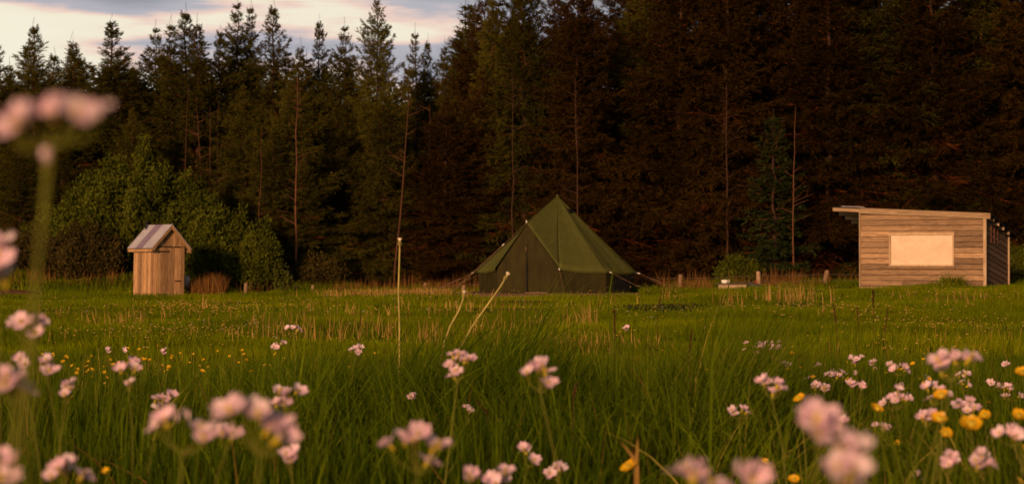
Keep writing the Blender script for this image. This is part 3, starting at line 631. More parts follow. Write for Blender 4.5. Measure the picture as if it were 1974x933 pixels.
# white water canister fixed beyond the outhouse, on a little shelf post
def canister():
    p = px2w(361, 552, 64.9); z = p.z
    r = empty('water_canister', (p.x, 64.9, z), .3, label='white plastic water canister at the right side of the outhouse', cat='canister')
    b = MB(); pr = [(.0, .075), (.03, .085), (.20, .085), (.26, .06)]
    b.tube([(0, 0, .0), (0, 0, .02), (0, 0, .24), (0, 0, .28)], [.07, .085, .085, .05], 12); b.tube([(0, 0, .28), (0, 0, .31)], .028, 8); b.tube([(-.05, -.0, .27), (-.07, 0, .33), (.05, 0, .33), (.05, 0, .27)], .01, 6); b.obj('body', M_plas, r)
    b = MB(); b.box((0, 0, -.10), (.06, .06, .16)); b.box((0, 0, -.015), (.2, .2, .03))
    zz = gz(p.x, 64.9) - z - .1; b.box((0, 0, (zz - .1) / 2 - .05), (.06, .06, -zz + .0)); s_ = b.obj('stand', M_post)
    s_.location = r.location; tag(s_, 'short post stand under the white canister by the outhouse', 'stand')
canister()

# ------------------------------------------------------------------ shed
def shed():
    th = R(25); W, D_ = 3.50, 3.0
    root = px2w(1660, 560, 61.9)   # left front corner on the ground
    x0 = root.x; y0 = 61.9; z = gz(x0 + 1.6, y0 - .6) - .06
    r = empty('shed', (x0, y0, z), -th, label='weathered clapboard shed with a lean-to roof and one cream window at the right', cat='shed')
    top = lambda x, y: 2.27 - .050 * x - .17 * y        # underside of the roof
    P = .155
    def board(b, xa, xb, za, zb_, y=0):
        """front clapboard between xa..xb, bottom edge proud"""
        ta, tb_ = min(zb_, top(xa, 0)), min(zb_, top(xb, 0))
        if tb_ <= za + .01: return
        b.hexa([Vector(q) for q in ((xa, -.050, za), (xb, -.050, za), (xb, -.004, za), (xa, -.004, za), (xa, -.018, ta), (xb, -.018, tb_), (xb, 0, tb_), (xa, 0, ta))])
    wx0, wx1, wz0, wz1 = .83, 2.68, .70, 1.63
    b = MB(); k = 0
    while k * P < 2.35:
        za, zt = k * P, (k + 1) * P - .016; zo = random.uniform(-.004, .004); za += zo
        if zt < wz0 or za > wz1: 
            cut = random.choice((None, None, 1.2, 2.2, 1.7))
            if cut: board(b, .0, cut - .002, za, zt); board(b, cut + .002, W, za, zt)
            else: board(b, 0, W, za, zt)
        else:
            board(b, 0, wx0, za, zt); board(b, wx1, W, za, zt)
            if za < wz0 - .01: board(b, wx0, wx1, za, wz0)
            if zt > wz1 + .01: board(b, wx0, wx1, wz1, zt)
        k += 1
    b.obj('front_wall', M_clap, r)
    b = MB(); b.hexa([Vector(q) for q in ((.01, 0, 0), (W, 0, 0), (W, .02, 0), (.01, .02, 0), (.01, 0, top(0, 0)), (W, 0, top(W, 0)), (W, .02, top(W, 0)), (.01, .02, top(0, 0)))], .2); b.obj('shadow_line_backing', M_bark, r)  # dark backing added, its colour drawing shadow lines between the boards
    # right side wall: slanting boards between corner posts, an opening under the roof
    b = MB(); k = -3
    while k * P < 2.3:
        za = k * P + .35; zb_ = za + P + .008; sl = .13; nseg = 6
        if zb_ > 0:
            for j in range(nseg):
                ya, yb = D_ * j / nseg, D_ * (j + 1) / nseg
                if k > 10 and j in (2, 3, 4): continue
                lo = lambda y: max(0, za - sl * y - .15); hi = lambda y: min(top(W, y) - .02, zb_ - sl * y - .15)
                if hi(ya) <= lo(ya) + .01 or hi(yb) <= lo(yb) + .01: continue
                b.hexa([Vector(q) for q in ((W + .034, ya, lo(ya)), (W + .034, yb, lo(yb)), (W, yb, lo(yb)), (W, ya, lo(ya)), (W + .01, ya, hi(ya)), (W + .01, yb, hi(yb)), (W, yb, hi(yb)), (W, ya, hi(ya)))], ((k * 7) % 11) / 11)
        k += 1
    b.obj('side_wall', M_clap_s, r)
    b = MB()
    for j in range(14): b.box((.012, .01 + D_ * (j + .5) / 14 * .98, .86), (.024, D_ / 14 - .01, 1.72))
    b.obj('side_wall', M_clap_s, r)
    b = MB(); b.box((W / 2, D_ - .02, .9), (W, .03, 1.4)); b.obj('back_wall', M_clap, r)
    b = MB()
    for c_, h_ in (((-.022, -.02, 1.12), (.04, .09, 2.28)), ((W + .035, -.045, 1.02), (.085, .05, 2.06)), ((W + .05, D_ - .03, .78), (.04, .07, 1.58))):
        b = MB(); b.box(c_, h_); b.obj('corner_post', M_trim, r)
    b = MB()
    for yy in (.75, 1.15, 1.6): b = MB(); b.box((W + .02, yy, 1.60), (.05, .05, .5)); b.obj('opening_stud', M_deadbark, r)
    # window: frame, sheet, sill
    wroot = None
    b = MB(); f = .045; yf = -.045
    b.box(((wx0 + wx1) / 2, yf, wz1 - f / 2), (wx1 - wx0, .09, f)); b.box(((wx0 + wx1) / 2, yf, wz0 + f / 2), (wx1 - wx0, .09, f))
    b.box((wx0 + f / 2, yf, (wz0 + wz1) / 2), (f, .09, wz1 - wz0 - 2 * f)); b.box((wx1 - f / 2, yf, (wz0 + wz1) / 2), (f, .09, wz1 - wz0 - 2 * f))
    fr = b.obj('window', M_trim, r)
    b = MB(); b.box(((wx0 + wx1) / 2, -.018, (wz0 + wz1) / 2), (wx1 - wx0 - 2 * f, .012, wz1 - wz0 - 2 * f), t=.5); tag(b.obj('pane', M_sheet, fr), label='plastic window sheet with its sunset reflection painted in as mottled cream')
    b = MB(); b.box(((wx0 + wx1) / 2, -.075, wz0 - .035), (wx1 - wx0 + .08, .08, .04)); b.obj('sill', M_clap, fr)
    # roof: fascia, deck with overhang to the left, rafters, felt
    def slab(b, xa, xb, ya, yb, dz0, dz1, t=None):
        T = lambda x, y: 2.27 - .050 * x - .17 * y
        b.hexa([Vector((x, y, T(x, y) + dz0)) for x, y in ((xa, ya), (xb, ya), (xb, yb), (xa, yb))] + [Vector((x, y, T(x, y) + dz1)) for x, y in ((xa, ya), (xb, ya), (xb, yb), (xa, yb))], t)
    b = MB(); slab(b, -.0, W + .20, -.10, -.065, -.085, .070); b.obj('fascia', M_fascia, r)
    b = MB()
    for yy in (.0, .62, 1.25, 1.9, 2.6): b = MB(); slab(b, -.82, W + .15, yy - .025, yy + .025, -.035, .055); b.obj('rafter', M_fascia, r)
    b = MB(); slab(b, -.80, W + .2, -.05, D_ + .5, .058, .078); rf = b.obj('roof', M_felt, r)
    b = MB(); slab(b, -.55, .12, -.12, .5, .088, .100); b.obj('roof_sheet', M_metal, rf)
shed()

# ------------------------------------------------------------------ tent
TX, TY = 1.29, 62.2
def tent():
    z = gz(TX, TY) + .03
    base_z = px2w(1073, 564, 60.0).z; z = base_z
    r = empty('bell_tent', (TX, TY, z), 0, label='olive green bell tent with pointed roof and closed door on a low deck', cat='tent')
    ex = Vector((0, 0, 0))
    Ra, He, H = 2.32, .56, px2w(1073, 378, 62.2).z - z
    dirv = lambda a: Vector((-math.sin(R(a)), -math.cos(R(a)), 0))   # a measured from the camera side towards the left
    ring = [0, -36, -72, -108, -144, 180, 150, 118, 86, 50]          # ring of eave corners, the door between 50 and 0
    eave = {a: dirv(a) * Ra + Vector((0, 0, He + (.13 if a == 0 else .10 if a == 50 else .02 if a == 86 else .03 if a == -36 else 0))) for a in ring}
    foot = {a: dirv(a) * (Ra - .10) for a in ring}
    apex = Vector((0, 0, H)); peak = dirv(31) * 1.72 + Vector((0, 0, 1.93))
    roof = MB()
    def panel(A, B, Cc, t, n=14, sag=.05, hem=.05):
        """curved triangular canvas panel, apex A, eave corners B, C; sags inwards, hem hangs between corners"""
        nrm = (B - A).cross(Cc - A).normalized()
        if nrm.z < 0: nrm = -nrm
        vs = []; idx = {}
        for i in range(n + 1):
            s = i / n
            for j in range(n + 1):
                u = j / n; p_ = A.lerp(B.lerp(Cc, u), s)
                p_ = p_ - nrm * sag * math.sin(math.pi * s) * (.55 + .45 * math.sin(math.pi * u)) - Vector((0, 0, hem * math.sin(math.pi * u) * s ** 4))
                p_ = p_ + nrm * .006 * math.sin(u * 21 + s * 5) * s
                idx[i, j] = len(vs); vs.append(p_)
        fs = [(idx[i, j], idx[i + 1, j], idx[i + 1, j + 1], idx[i, j + 1]) for i in range(n) for j in range(n)]
        roof.add(vs, fs, t, True)
    tn = 0
    for a, b_ in zip(ring[:-1], ring[1:]): panel(apex, eave[a], eave[b_], [.3, .8, .45, .6, .3, .7, .5, .6, .7][tn]); tn += 1
    # the two panels that run from the apex over the door peak
    panel(apex, peak, eave[0], .15, sag=.02, hem=.0); panel(apex, peak, eave[50], .6, sag=.02, hem=.0)
    ro = roof.obj('roof', M_canvas, r)
    sm = ro.modifiers.new('thickness', 'SOLIDIFY'); sm.thickness = .004
    # hem: little vertical valance under the eaves
    b = MB()
    for a, b_ in zip(ring[:-1], ring[1:]):
        n = 10
        for j in range(n):
            u0, u1 = j / n, (j + 1) / n; q = [eave[a].lerp(eave[b_], u) - Vector((0, 0, .05 * math.sin(math.pi * u))) for u in (u0, u1)]
            dn = [Vector((0, 0, .045))] * 2
            b.add([q[0], q[1], q[1] * .985 - dn[0], q[0] * .985 - dn[1]], [(0, 1, 2, 3)], .2)
    b.obj('valance', M_canvas, ro)
    # seams standing a little proud
    b = MB()
    for a in ring[1:]:
        A, B = apex, eave[a]; b.tube([A.lerp(B, i / 12) + Vector((0, 0, -.035 * math.sin(math.pi * i / 12) + .006)) for i in range(13)], .007, 5, t=.0, caps=False)
    b.tube([apex.lerp(peak, i / 6) + Vector((0, 0, .004)) for i in range(7)], .007, 5, t=0, caps=False)
    b.tube([peak.lerp(eave[0], i / 6) for i in range(7)], .007, 5, t=0, caps=False); b.tube([peak.lerp(eave[50], i / 6) for i in range(7)], .007, 5, t=0, caps=False)
    b.obj('seam', M_canvas, ro)
    b = MB(); b.tube([apex - Vector((0, 0, .10)), apex + Vector((0, 0, .01)), apex + Vector((0, 0, .05))], [.06, .03, .012], 8); b.obj('cap', M_canvas, ro)
    # vents near the top: dark hooded slits
    for a in (-50, 120, -150):
        s = .17; p_ = apex.lerp(dirv(a) * Ra + Vector((0, 0, He)), s); d_ = dirv(a); sd_ = d_.cross(Vector((0, 0, 1)))
        b = MB(); b.add([p_ + d_ * .00 + sd_ * .10, p_ + d_ * .0 - sd_ * .10, p_ + d_ * .13 - sd_ * .08 - Vector((0, 0, .05)), p_ + d_ * .13 + sd_ * .08 - Vector((0, 0, .05))] +
              [p_ - Vector((0, 0, .02)) + sd_ * .10, p_ - Vector((0, 0, .02)) - sd_ * .10, p_ + d_ * .10 - sd_ * .08 - Vector((0, 0, .12)), p_ + d_ * .10 + sd_ * .08 - Vector((0, 0, .12))],
              [(0, 1, 2, 3), (4, 5, 6, 7), (2, 3, 7, 6), (0, 3, 7, 4), (1, 2, 6, 5)], .3); b.obj('vent', M_black, ro)
    # walls
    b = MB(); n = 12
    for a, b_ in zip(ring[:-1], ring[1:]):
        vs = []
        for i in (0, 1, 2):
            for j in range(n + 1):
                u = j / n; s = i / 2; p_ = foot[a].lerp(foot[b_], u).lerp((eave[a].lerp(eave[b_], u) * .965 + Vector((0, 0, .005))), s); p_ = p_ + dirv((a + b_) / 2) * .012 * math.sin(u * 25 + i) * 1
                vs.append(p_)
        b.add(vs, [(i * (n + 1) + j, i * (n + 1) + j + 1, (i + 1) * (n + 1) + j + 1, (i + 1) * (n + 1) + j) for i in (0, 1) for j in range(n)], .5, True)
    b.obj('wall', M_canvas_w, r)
    # door: two leaves from the peak down, with a centre zip
    pk = peak - Vector((0, 0, .03)) - dirv(28) * .03
    cen = (foot[0] + foot[50]) * .5 + dirv(28) * .02
    for sgn, A in ((1, 0), (-1, 50)):
        b = MB(); vs = []; n = 12
        ev = eave[A] - Vector((0, 0, .04)); ev = Vector((ev.x * .97, ev.y * .97, ev.z))
        for i in range(n + 1):
            s = i / n; mid_ = pk.lerp(cen, s); edge = pk.lerp(ev, min(1, s * 1.42)) if s < .7 else ev.lerp(foot[A], (s - .7) / .3)
            for j in range(n + 1):
                u = j / n; p_ = mid_.lerp(edge, u) + dirv(36) * (.015 * math.sin(u * 14 + s * 2) * s - .03 * math.sin(math.pi * u) * s); vs.append(p_)
        b.add(vs, [(i * (n + 1) + j, i * (n + 1) + j + 1, (i + 1) * (n + 1) + j + 1, (i + 1) * (n + 1) + j) for i in range(n) for j in range(n)], .3 if sgn > 0 else .6, True)
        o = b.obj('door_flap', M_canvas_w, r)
    b = MB(); b.tube([pk.lerp(cen, i / 10) + dirv(36) * .025 for i in range(3, 11)], [.012] * 3 + [.03] * 5, 6); b.obj('zip', M_black, r)
    b = MB(); q = pk.lerp(cen, .33) + dirv(36) * .05; b.tube([q, q - Vector((0, 0, .14))], [.016, .022], 6); b.obj('toggle', M_rope, r)
    # dark ground flap / rolled opening low on the right wall
    q0 = dirv(-42) * (Ra - .03); q1 = dirv(-62) * (Ra - .0); b = MB(); b.add([q0 + Vector((0, 0, .03)), q1 + Vector((0, 0, .03)), q1 + Vector((0, 0, .46)), q0 + Vector((0, 0, .40))] + [(q0 * .97) + Vector((0, 0, .03)), (q1 * .97) + Vector((0, 0, .03)), (q1 * .97) + Vector((0, 0, .46)), (q0 * .97) + Vector((0, 0, .40))], [(0, 1, 2, 3), (4, 5, 6, 7), (0, 1, 5, 4), (1, 2, 6, 5), (2, 3, 7, 6), (3, 0, 4, 7)], .3); b.obj('wall_window', M_black, r)
    # guy lines with white sliders and pegs
    gl = [(peak, dirv(58) * 3.6, 1), (eave[0], dirv(-3) * 2.75, 0), (eave[-36], dirv(-48) * 3.6, 0), (eave[-72], dirv(-75) * 3.75, 1), (eave[-108], dirv(-108) * 3.8, 0), (eave[86], dirv(84) * 3.9, 1), (eave[118], dirv(112) * 4.0, 1), (eave[150], dirv(146) * 3.9, 0), (eave[-144], dirv(-142) * 3.9, 0), (eave[180], dirv(180) * 3.9, 0)]
    for A, B, dbl in gl:
        gzb = gz(TX + B.x, TY + B.y) - z + .02; B = Vector((B.x, B.y, gzb)); b = MB()
        b.tube([A, A.lerp(B, .5) - Vector((0, 0, .02)), B], .005, 5, caps=False)
        if dbl: sd_ = (B - A).cross(Vector((0, 0, 1))).normalized() * .22; b.tube([A.lerp(B, .28), B + sd_], .006, 5, caps=False)
        g_ = b.obj('guy_line', M_rope, r)
        b = MB(); q = A.lerp(B, .30 if A is peak else .06); b.tube([q - (B - A).normalized() * .035, q + (B - A).normalized() * .035], .016, 6)
        if A is peak: q = A; b.tube([q - Vector((0, 0, .0)), q + Vector((0, 0, .07))], .02, 6)
        b.obj('slider', M_slider, g_)
        b = MB(); b.tube([B + Vector((0, 0, .05)), B - Vector((0, 0, .15))], .012, 5); b.obj('peg', M_wire, g_)
    # deck
    dz = z - .012
    rd = empty('deck', (TX, TY, dz), R(-4), label='low wooden plank deck under the bell tent', cat='deck')
    b = MB(); n = 30
    for i in range(n): b.box((-.1, -2.55 + 5.1 * (i + .5) / n, -.015), (5.0, 5.1 / n - .008, .03))
    b.obj('deck_boards', M_deck, rd)
    b = MB(); b.box((-.1, -2.53, -.10), (4.96, .05, .12)); b.box((-.1, 2.53, -.10), (4.96, .05, .12)); b.box((-2.56, 0, -.10), (.05, 5.0, .12)); b.box((2.36, 0, -.10), (.05, 5.0, .12)); b.obj('deck_edge', M_deck, rd)
    # mat by the door
    b = MB(); b.box((0, 0, .012), (.62, .40, .02), t=.2); m_ = b.obj('doormat', M_clap); m_.location = (TX - .62, TY - 2.30, dz + .002); m_.rotation_euler = (0, 0, R(-3)); tag(m_, 'pale flattened mat lying on the deck edge in front of the tent door', 'mat')
tent()
def edging():
    a = px2w(700, 566, 60.6); c = px2w(915, 567, 60.3); za = gz(a.x, a.y) + .05
    o = MB(); o.tube([(0, 0, 0), ((c.x - a.x) * .5, (c.y - a.y) * .5, .015), (c.x - a.x, c.y - a.y, 0)], [.045, .05, .045], 7); ob = o.obj('timber_edging', M_deck); ob.location = (a.x, a.y, px2w(700, 567, 60.6).z)
    tag(ob, 'long thin brown timber pole lying in the grass left of the tent deck', 'timber pole')
edging()

# ------------------------------------------------------------------ fence, stumps, plank box
def post(x, y, h, lean, r, parent=None, w_=.10):
    b = MB(); z = gz(x, y); b.tube([(0, 0, -.15), (lean * .5, 0, h * .5), (lean, 0, h - .02), (lean, 0, h)], [w_ * .55, w_ * .52, w_ * .5, w_ * .4], 8)
    b.box((lean * .5 + .0, -.004, h * .5), (.006, w_ * .98, h * .8), t=0)
    o = b.obj('post', M_post, parent); return o
fr_ = empty('wire_fence', (0, 0, 0), label='old wire fence on leaning wooden posts along the forest edge', cat='fence')
FP = [(-300, .5, .02), (-180, .5, 0), (-40, .55, .03), (820, .42, .0), (968, .42, 0), (1130, .5, 0), (1311, 0, .01), (1463, 0, -.02), (1588, 0, .10), (1740, .5, .02), (1900, .5, 0), (2080, .5, 0)]
tops = {820: 545, 1311: 529, 1463: 523, 1588: 521}
prev = None
for px, h, lean in FP:
    d = 67.0; x = (px - CX) / F_PX * d; z = gz(x, d)
    if px in tops: h = px2w(px, tops[px], d).z - z
    o = post(x, d, h, lean, 0, fr_, .13 if px > 900 else .10); o.location = (x, d, z)
    cur = Vector((x + lean * .8, d - .06, z + h))
    if prev is not None and not (px == 820):
        for k, f in enumerate((.12, .30, .5)):
            b = MB(); a, c = prev - Vector((0, 0, f)), cur - Vector((0, 0, f)); b.tube([a, a.lerp(c, .5) - Vector((0, 0, .03)), c], .006, 4, caps=False); b.obj('wire', M_wire, fr_)
    prev = cur
for px, hp, d, lb in ((473, 18, 65.3, 'leftmost short wooden stump in the grass right of the outhouse'), (570, 14, 65.6, 'middle short wooden stump, right of the pale leafy plant'), (602, 15, 65.6, 'rightmost short wooden stump, left of the dry grass strip'), (893, 14, 63.5, 'short pale stump behind the bent dandelion stalk')):
    x = (px - CX) / F_PX * d; o = post(x, d, hp / F_PX * d + .08, .02, 0, None, .11); o.name = 'wooden_stump'; o.location = (x, d, gz(x, d)); tag(o, lb, 'stump', 'short wooden stumps')
def plank_box():
    d = 63; p = px2w(1412, 561, d); z = px2w(1412, 562, d).z
    z += .07
    r = empty('plank_box', (p.x, d, z), R(-6), label='low box of pale planks with a dark top in the grass between tent and shed', cat='box')
    for c_, h_ in (((0, 0, .06), (.80, .035, .13)), ((0, 0, -.08), (.80, .033, .10)), ((0, .75, 0), (.80, .035, .24))): b = MB(); b.box(c_, h_); b.obj('plank', M_trim, r)
    b = MB(); b.box((-.39, .375, .01), (.03, .71, .22)); b.box((.39, .375, .01), (.03, .71, .22)); b.obj('side_plank', M_post, r)
    b = MB(); b.box((0, .37, .15), (.92, .86, .035)); b.obj('lid', M_felt, r)
    z2 = gz(p.x + .78, d + .1)
    s = MB(); s.v = []; prof = []
    s.hexa([Vector(q) for q in ((-.28, -.2, 0), (.38, -.2, 0), (.38, .25, 0), (-.28, .25, 0), (-.24, -.18, .20), (.10, -.16, .13), (.10, .2, .13), (-.24, .2, .20))]); s.tube([(-.2, -.1, .18), (.3, -.15, .04)], .04, 7)
    o = s.obj('dark_tarp', M_felt); o.location = (p.x + .72, d + .1, z + .0); tag(o, 'crumpled dark tarp bundle against the right end of the plank box', 'tarp')
    s = MB(); s.tube([(0, 0, 0), (0, 0, .02), (0, 0, .10), (0, 0, .105)], [.07, .085, .09, .08], 14); s.tube([(.08, 0, .03), (.13, 0, .04), (.13, 0, .08), (.085, 0, .09)], .01, 6)
    o = s.obj('white_bowl', M_plas); q = px2w(1397, 551, d + .2); o.location = (q.x, d + .2, z + .168); o.scale = (1.1, 1, .95); tag(o, 'white enamel bowl standing on the plank box', 'bowl')
    s = MB(); s.tube([(0, 0, 0), (0, 0, .09), (0, 0, .12)], [.045, .045, .02], 10); s.tube([(0, 0, .12), (0, 0, .14)], .02, 8)
    q = px2w(1457, 549, d + .3); o = s.obj('red_canister', M_red); o.location = (q.x, d + .3, z + .09); tag(o, 'small red canister right of the dark tarp', 'canister')
    s = MB(); s.box((0, 0, 0), (.3, .3, .24)); s.box((0, -.0, .1), (.32, .32, .02)); o2 = s.obj('crate', M_post); o2.location = (q.x, d + .3, z - .03); tag(o2, 'weathered crate under the small red canister', 'crate')
plank_box()
def log():
    o = MB(); o.tube([(-1.2, 0, 0), (-.4, .05, .05), (.5, 0, .02), (.9, .1, -.02)], [.10, .12, .11, .08], 9); ob = o.obj('fallen_log', M_bark); p = px2w(18, 563, 64); ob.location = (p.x, 64, gz(p.x, 64) + .1)
    tag(ob, 'fallen brown log at the left edge below the bank', 'log')
log()

# ------------------------------------------------------------------ flowers
def petal_mesh(npet, size, cup, wid, notch=.0, seed=0, n=6):
    """ring of broad rounded cupped petals, opening towards +z"""
    g = random.Random(seed); b = MB()
    for k in range(npet):
        a = 6.283 * k / npet + g.uniform(-.22, .22); L_ = size * g.uniform(.80, 1.15); vs = []; m = 4; cp = cup + g.uniform(-.15, .15)
        for i in range(n + 1):
            s = i / n; rr = L_ * (s * math.cos(cp * s * .9)); zz = L_ * s * math.sin(cp * (1 - .35 * s))
            hw = wid * L_ * .5 * (math.sin(min(1, s * 1.02) ** .8 * math.pi * .93) ** .6 if s > 0 else 0) + L_ * .03
            for j in range(m + 1):
                u = j / m * 2 - 1; x = rr - notch * L_ * (1 - abs(u)) * (s > .95); y = u * hw; z_ = zz + L_ * .10 * u * u + L_ * .02 * math.sin(j * 2.1 + i)
                vs.append((x * math.cos(a) - y * math.sin(a), x * math.sin(a) + y * math.cos(a), z_))
        b.add(vs, [(i * (m + 1) + j, i * (m + 1) + j + 1, (i + 1) * (m + 1) + j + 1, (i + 1) * (m + 1) + j) for i in range(n) for j in range(m)], g.random(), True)
    return b
FLORETS = []
for i in range(6):
    me = petal_mesh(4, .0130, .45 + .25 * (i % 3), .76, .12, i).obj('petals', M_petal, link=False).data
    b = MB(); b.tube([(0, 0, -.007), (0, 0, -.002), (0, 0, .003)], [.0016, .0026, .0022], 6); b.tube([(0, 0, .003), (0, 0, .006)], [.0022, .0010], 6)
    for k in range(4): b.tube([(0, 0, .001), (.002 * math.cos(k * 1.57), .002 * math.sin(k * 1.57), .0065)], [.0004, .0007], 4)
    FLORETS.append((me, b.obj('floret_centre', M_pcent, link=False).data))
BUTTER = []
for i in range(5):
    me = petal_mesh(5, .0125, .55 + .14 * (i % 4), 1.05, 0, 50 + i).obj('petals', M_butter, link=False).data
    b = MB(); b.tube([(0, 0, -.001), (0, 0, .004), (0, 0, .0055)], [.0022, .0035, .001], 8)
    for k in range(12): a = k * 2.4; b.tube([(0, 0, .001), (.0048 * math.cos(a), .0048 * math.sin(a), .0055)], [.0003, .0006], 4)
    BUTTER.append((me, b.obj('floret_centre', M_pcent, link=False).data))

def stem_to(b, base, head, r, curve=.02):
    v = head - base; s = Vector((random.gauss(0, 1), random.gauss(0, 1), 0)) * curve
    pts = [base + v * t + s * math.sin(t * 3.14) for t in (0, .2, .4, .6, .8, .92, 1)]
    b.tube(pts, [r, r * .95, r * .9, r * .85, r * .75, r * .65, r * .55], 6); return pts
def cuckoo(label, d, fl, group=None, fs=1.0, base_px=None, stem_r=.0011, name='cuckoo_flower'):
    """pink cuckoo flower; fl = centres of its florets in the photograph's frame"""
    pts = [px2w(a, c, d + random.uniform(-.012, .012)) for a, c in fl]; m = sum(pts, Vector()) / len(pts)
    low = min(q.z for q in pts); node = Vector((m.x, m.y, min(low, m.z) - .012 * fs))
    bx = m.x + random.gauss(0, .02) if base_px is None else (base_px - CX) / F_PX * d
    by = d + random.uniform(-.03, .04); base = Vector((bx, by, gz(bx, by) - .01))
    r = empty(name, base, 0, label=label, cat='flower', group=group)
    b = MB(); sp = stem_to(b, Vector((0, 0, 0)), node - base, stem_r, .004 if d < 1.6 else .02)
    for q in pts: # pedicels
        e_ = q - base - Vector((0, 0, .006)); n_ = node - base; b.tube([n_, n_.lerp(e_, .6) - Vector((0, 0, .003)), e_], [.0008, .0007, .0006], 5, caps=False)
    # narrow stem leaves
    for t in (1, 2, 3):
        a = random.uniform(0, 6.28); q = sp[t]; dr = Vector((math.cos(a), math.sin(a), 1.1)).normalized(); sd_ = dr.cross(Vector((0, 0, 1))).normalized(); l = .03 * fs
        b.add([q, q + dr * l * .5 + sd_ * .0014, q + dr * l, q + dr * l * .5 - sd_ * .0014], [(0, 1, 2, 3)])
    b.obj('stem', M_stem, r)
    for q in pts:
        dr = (q - node); dr = Vector((dr.x * .8 + random.gauss(0, .005), dr.y * .8 - random.uniform(.002, .018), abs(dr.z) * .5 + random.uniform(.004, .016))).normalized()
        rot = dr.to_track_quat('Z', 'Y').to_euler(); pm, cm = random.choice(FLORETS)
        f = bpy.data.objects.new('floret', pm); C.objects.link(f); f.parent = r; f.location = q - base - dr * .0035 * fs; f.rotation_euler = rot; s_ = fs * random.uniform(.88, 1.12); f.scale = (s_, s_, s_)
        c = bpy.data.objects.new('floret_centre', cm); C.objects.link(c); c.parent = f; c.scale = (.7, .7, .8)
    # buds on top
    b = MB()
    for _ in range(random.randint(2, 4)):
        q = m - base + Vector((random.gauss(0, .004), random.gauss(0, .004), random.uniform(.002, .009))) * fs
        b.tube([q - Vector((0, 0, .004)), q, q + Vector((0, 0, .003))], [.0006, .0016, .0005], 6)
    b.obj('bud', M_petal, r)
    return r
def buttercup(label, d, px, py, wpx=None, group=None, tilt=.5, double=False):
    p = px2w(px, py, d); s_ = 1.0 if not wpx else (wpx / F_PX * d) / .023; s_ = max(.6, min(1.5, s_))
    bx = p.x + random.gauss(0, .02); base = Vector((bx, d + random.uniform(-.02, .03), 0)); base.z = gz(base.x, base.y) - .01
    r = empty('buttercup', base, 0, label=label, cat='flower', group=group)
    b = MB(); stem_to(b, Vector((0, 0, 0)), p - base - Vector((0, 0, .002)), .0009, .015); b.obj('stem', M_stem, r)
    pm, cm = random.choice(BUTTER); dr = Vector((random.gauss(0, .3), -tilt, .8)).normalized()
    f = bpy.data.objects.new('flower_head', pm); C.objects.link(f); f.parent = r; f.location = p - base; f.rotation_euler = dr.to_track_quat('Z', 'Y').to_euler(); f.scale = (s_,) * 3
    c = bpy.data.objects.new('flower_centre', cm); C.objects.link(c); c.parent = f
    return r
CG = 'pink cuckoo flowers'
cuckoo('tallest blurred cuckoo flower, its wide pink head against the trees at top left', .74, [(34, 226), (62, 216), (98, 214), (138, 196), (190, 212), (22, 236), (150, 212)], CG, .60, -170, .0012)
cuckoo('blurred bud stalk on the left, just below the tallest pink flower head', .85, [(85, 300)], CG, .24, 30, .0008)
cuckoo('upper blurred pink blossom cut by the left edge, beside the brown shrub', 1.25, [(-6, 470), (-14, 500), (3, 528)], CG, 1.0, -30)
cuckoo('blurred cuckoo flower with a flat wide head at left, just below the bank', 2.2, [(26, 622), (40, 618), (58, 622), (72, 620), (80, 626), (68, 640)], CG, 1.0)
cuckoo('large blurred cuckoo flower cut by the left edge at mid height', 1.45, [(8, 738), (28, 728), (42, 742), (14, 722)], CG, 1.0)
cuckoo('blurred pink blossom in the bottom left corner', 1.3, [(-8, 905), (6, 918), (2, 890)], CG, 1.0)
cuckoo('blurred cuckoo flower of three blooms at the bottom edge, left of the lone buttercup', 1.9, [(98, 915), (112, 900), (125, 908), (163, 912), (128, 890)], CG, 1.0)
cuckoo('magenta pink cuckoo flower right of the left row of buttercups', 3.1, [(232, 712), (245, 700), (258, 698), (250, 738), (262, 708)], CG, 1.05)
cuckoo('small blurred cuckoo flower left of the left row of buttercups', 2.7, [(88, 692), (96, 712)], CG)
cuckoo('small blurred cuckoo flower close to the left edge above the large cut one', 2.5, [(38, 692), (46, 700)], CG)
cuckoo('nodding single cuckoo flower below the left row of buttercups', 2.9, [(128, 746), (134, 740), (124, 758)], CG)
cuckoo('sharp small cuckoo flower of three blooms above the blurred pair at lower left', 3.6, [(300, 768), (308, 764), (330, 762), (304, 785), (316, 768)], CG)
cuckoo('blurred cuckoo flower with two leaning blooms, left of the whitest big head', 1.55, [(305, 812), (318, 806), (388, 820), (392, 840)], CG, 1.0)
cuckoo('largest whitish blurred cuckoo flower head at lower left centre', 1.3, [(440, 785), (470, 780), (498, 792), (522, 820), (545, 838), (530, 812)], CG, 1.0)
cuckoo('small blurred bloom left under the largest whitish head', 1.9, [(428, 832), (448, 838)], CG)
cuckoo('pink cuckoo flower just above the right side of the largest whitish head', 2.8, [(540, 750), (552, 756), (532, 776), (548, 778), (576, 752)], CG)
cuckoo('drooping white pink bloom below the right end of the largest whitish head', 2.4, [(552, 872), (560, 885), (566, 874)], CG)
cuckoo('small cuckoo flower, upper of a pair left of the tall dandelion stalk', 6.2, [(553, 632), (563, 630), (572, 628), (576, 634)], CG)
cuckoo('small cuckoo flower, lower of a pair left of the tall dandelion stalk', 6.0, [(527, 668), (533, 670), (546, 660)], CG)
cuckoo('small pale cuckoo flower below left of the tall dandelion stalk', 5.6, [(676, 674), (685, 672), (694, 670), (690, 678)], CG)
cuckoo('deep pink cuckoo flower at the foot of the leaning dandelion stalk', 3.2, [(872, 682), (884, 680), (866, 704), (878, 712), (896, 692), (904, 690), (874, 722)], CG)
cuckoo('blurred pale cuckoo flower in the centre right of the tuft', 2.4, [(1015, 716), (1035, 706), (1052, 712), (1058, 735), (1044, 704)], CG)
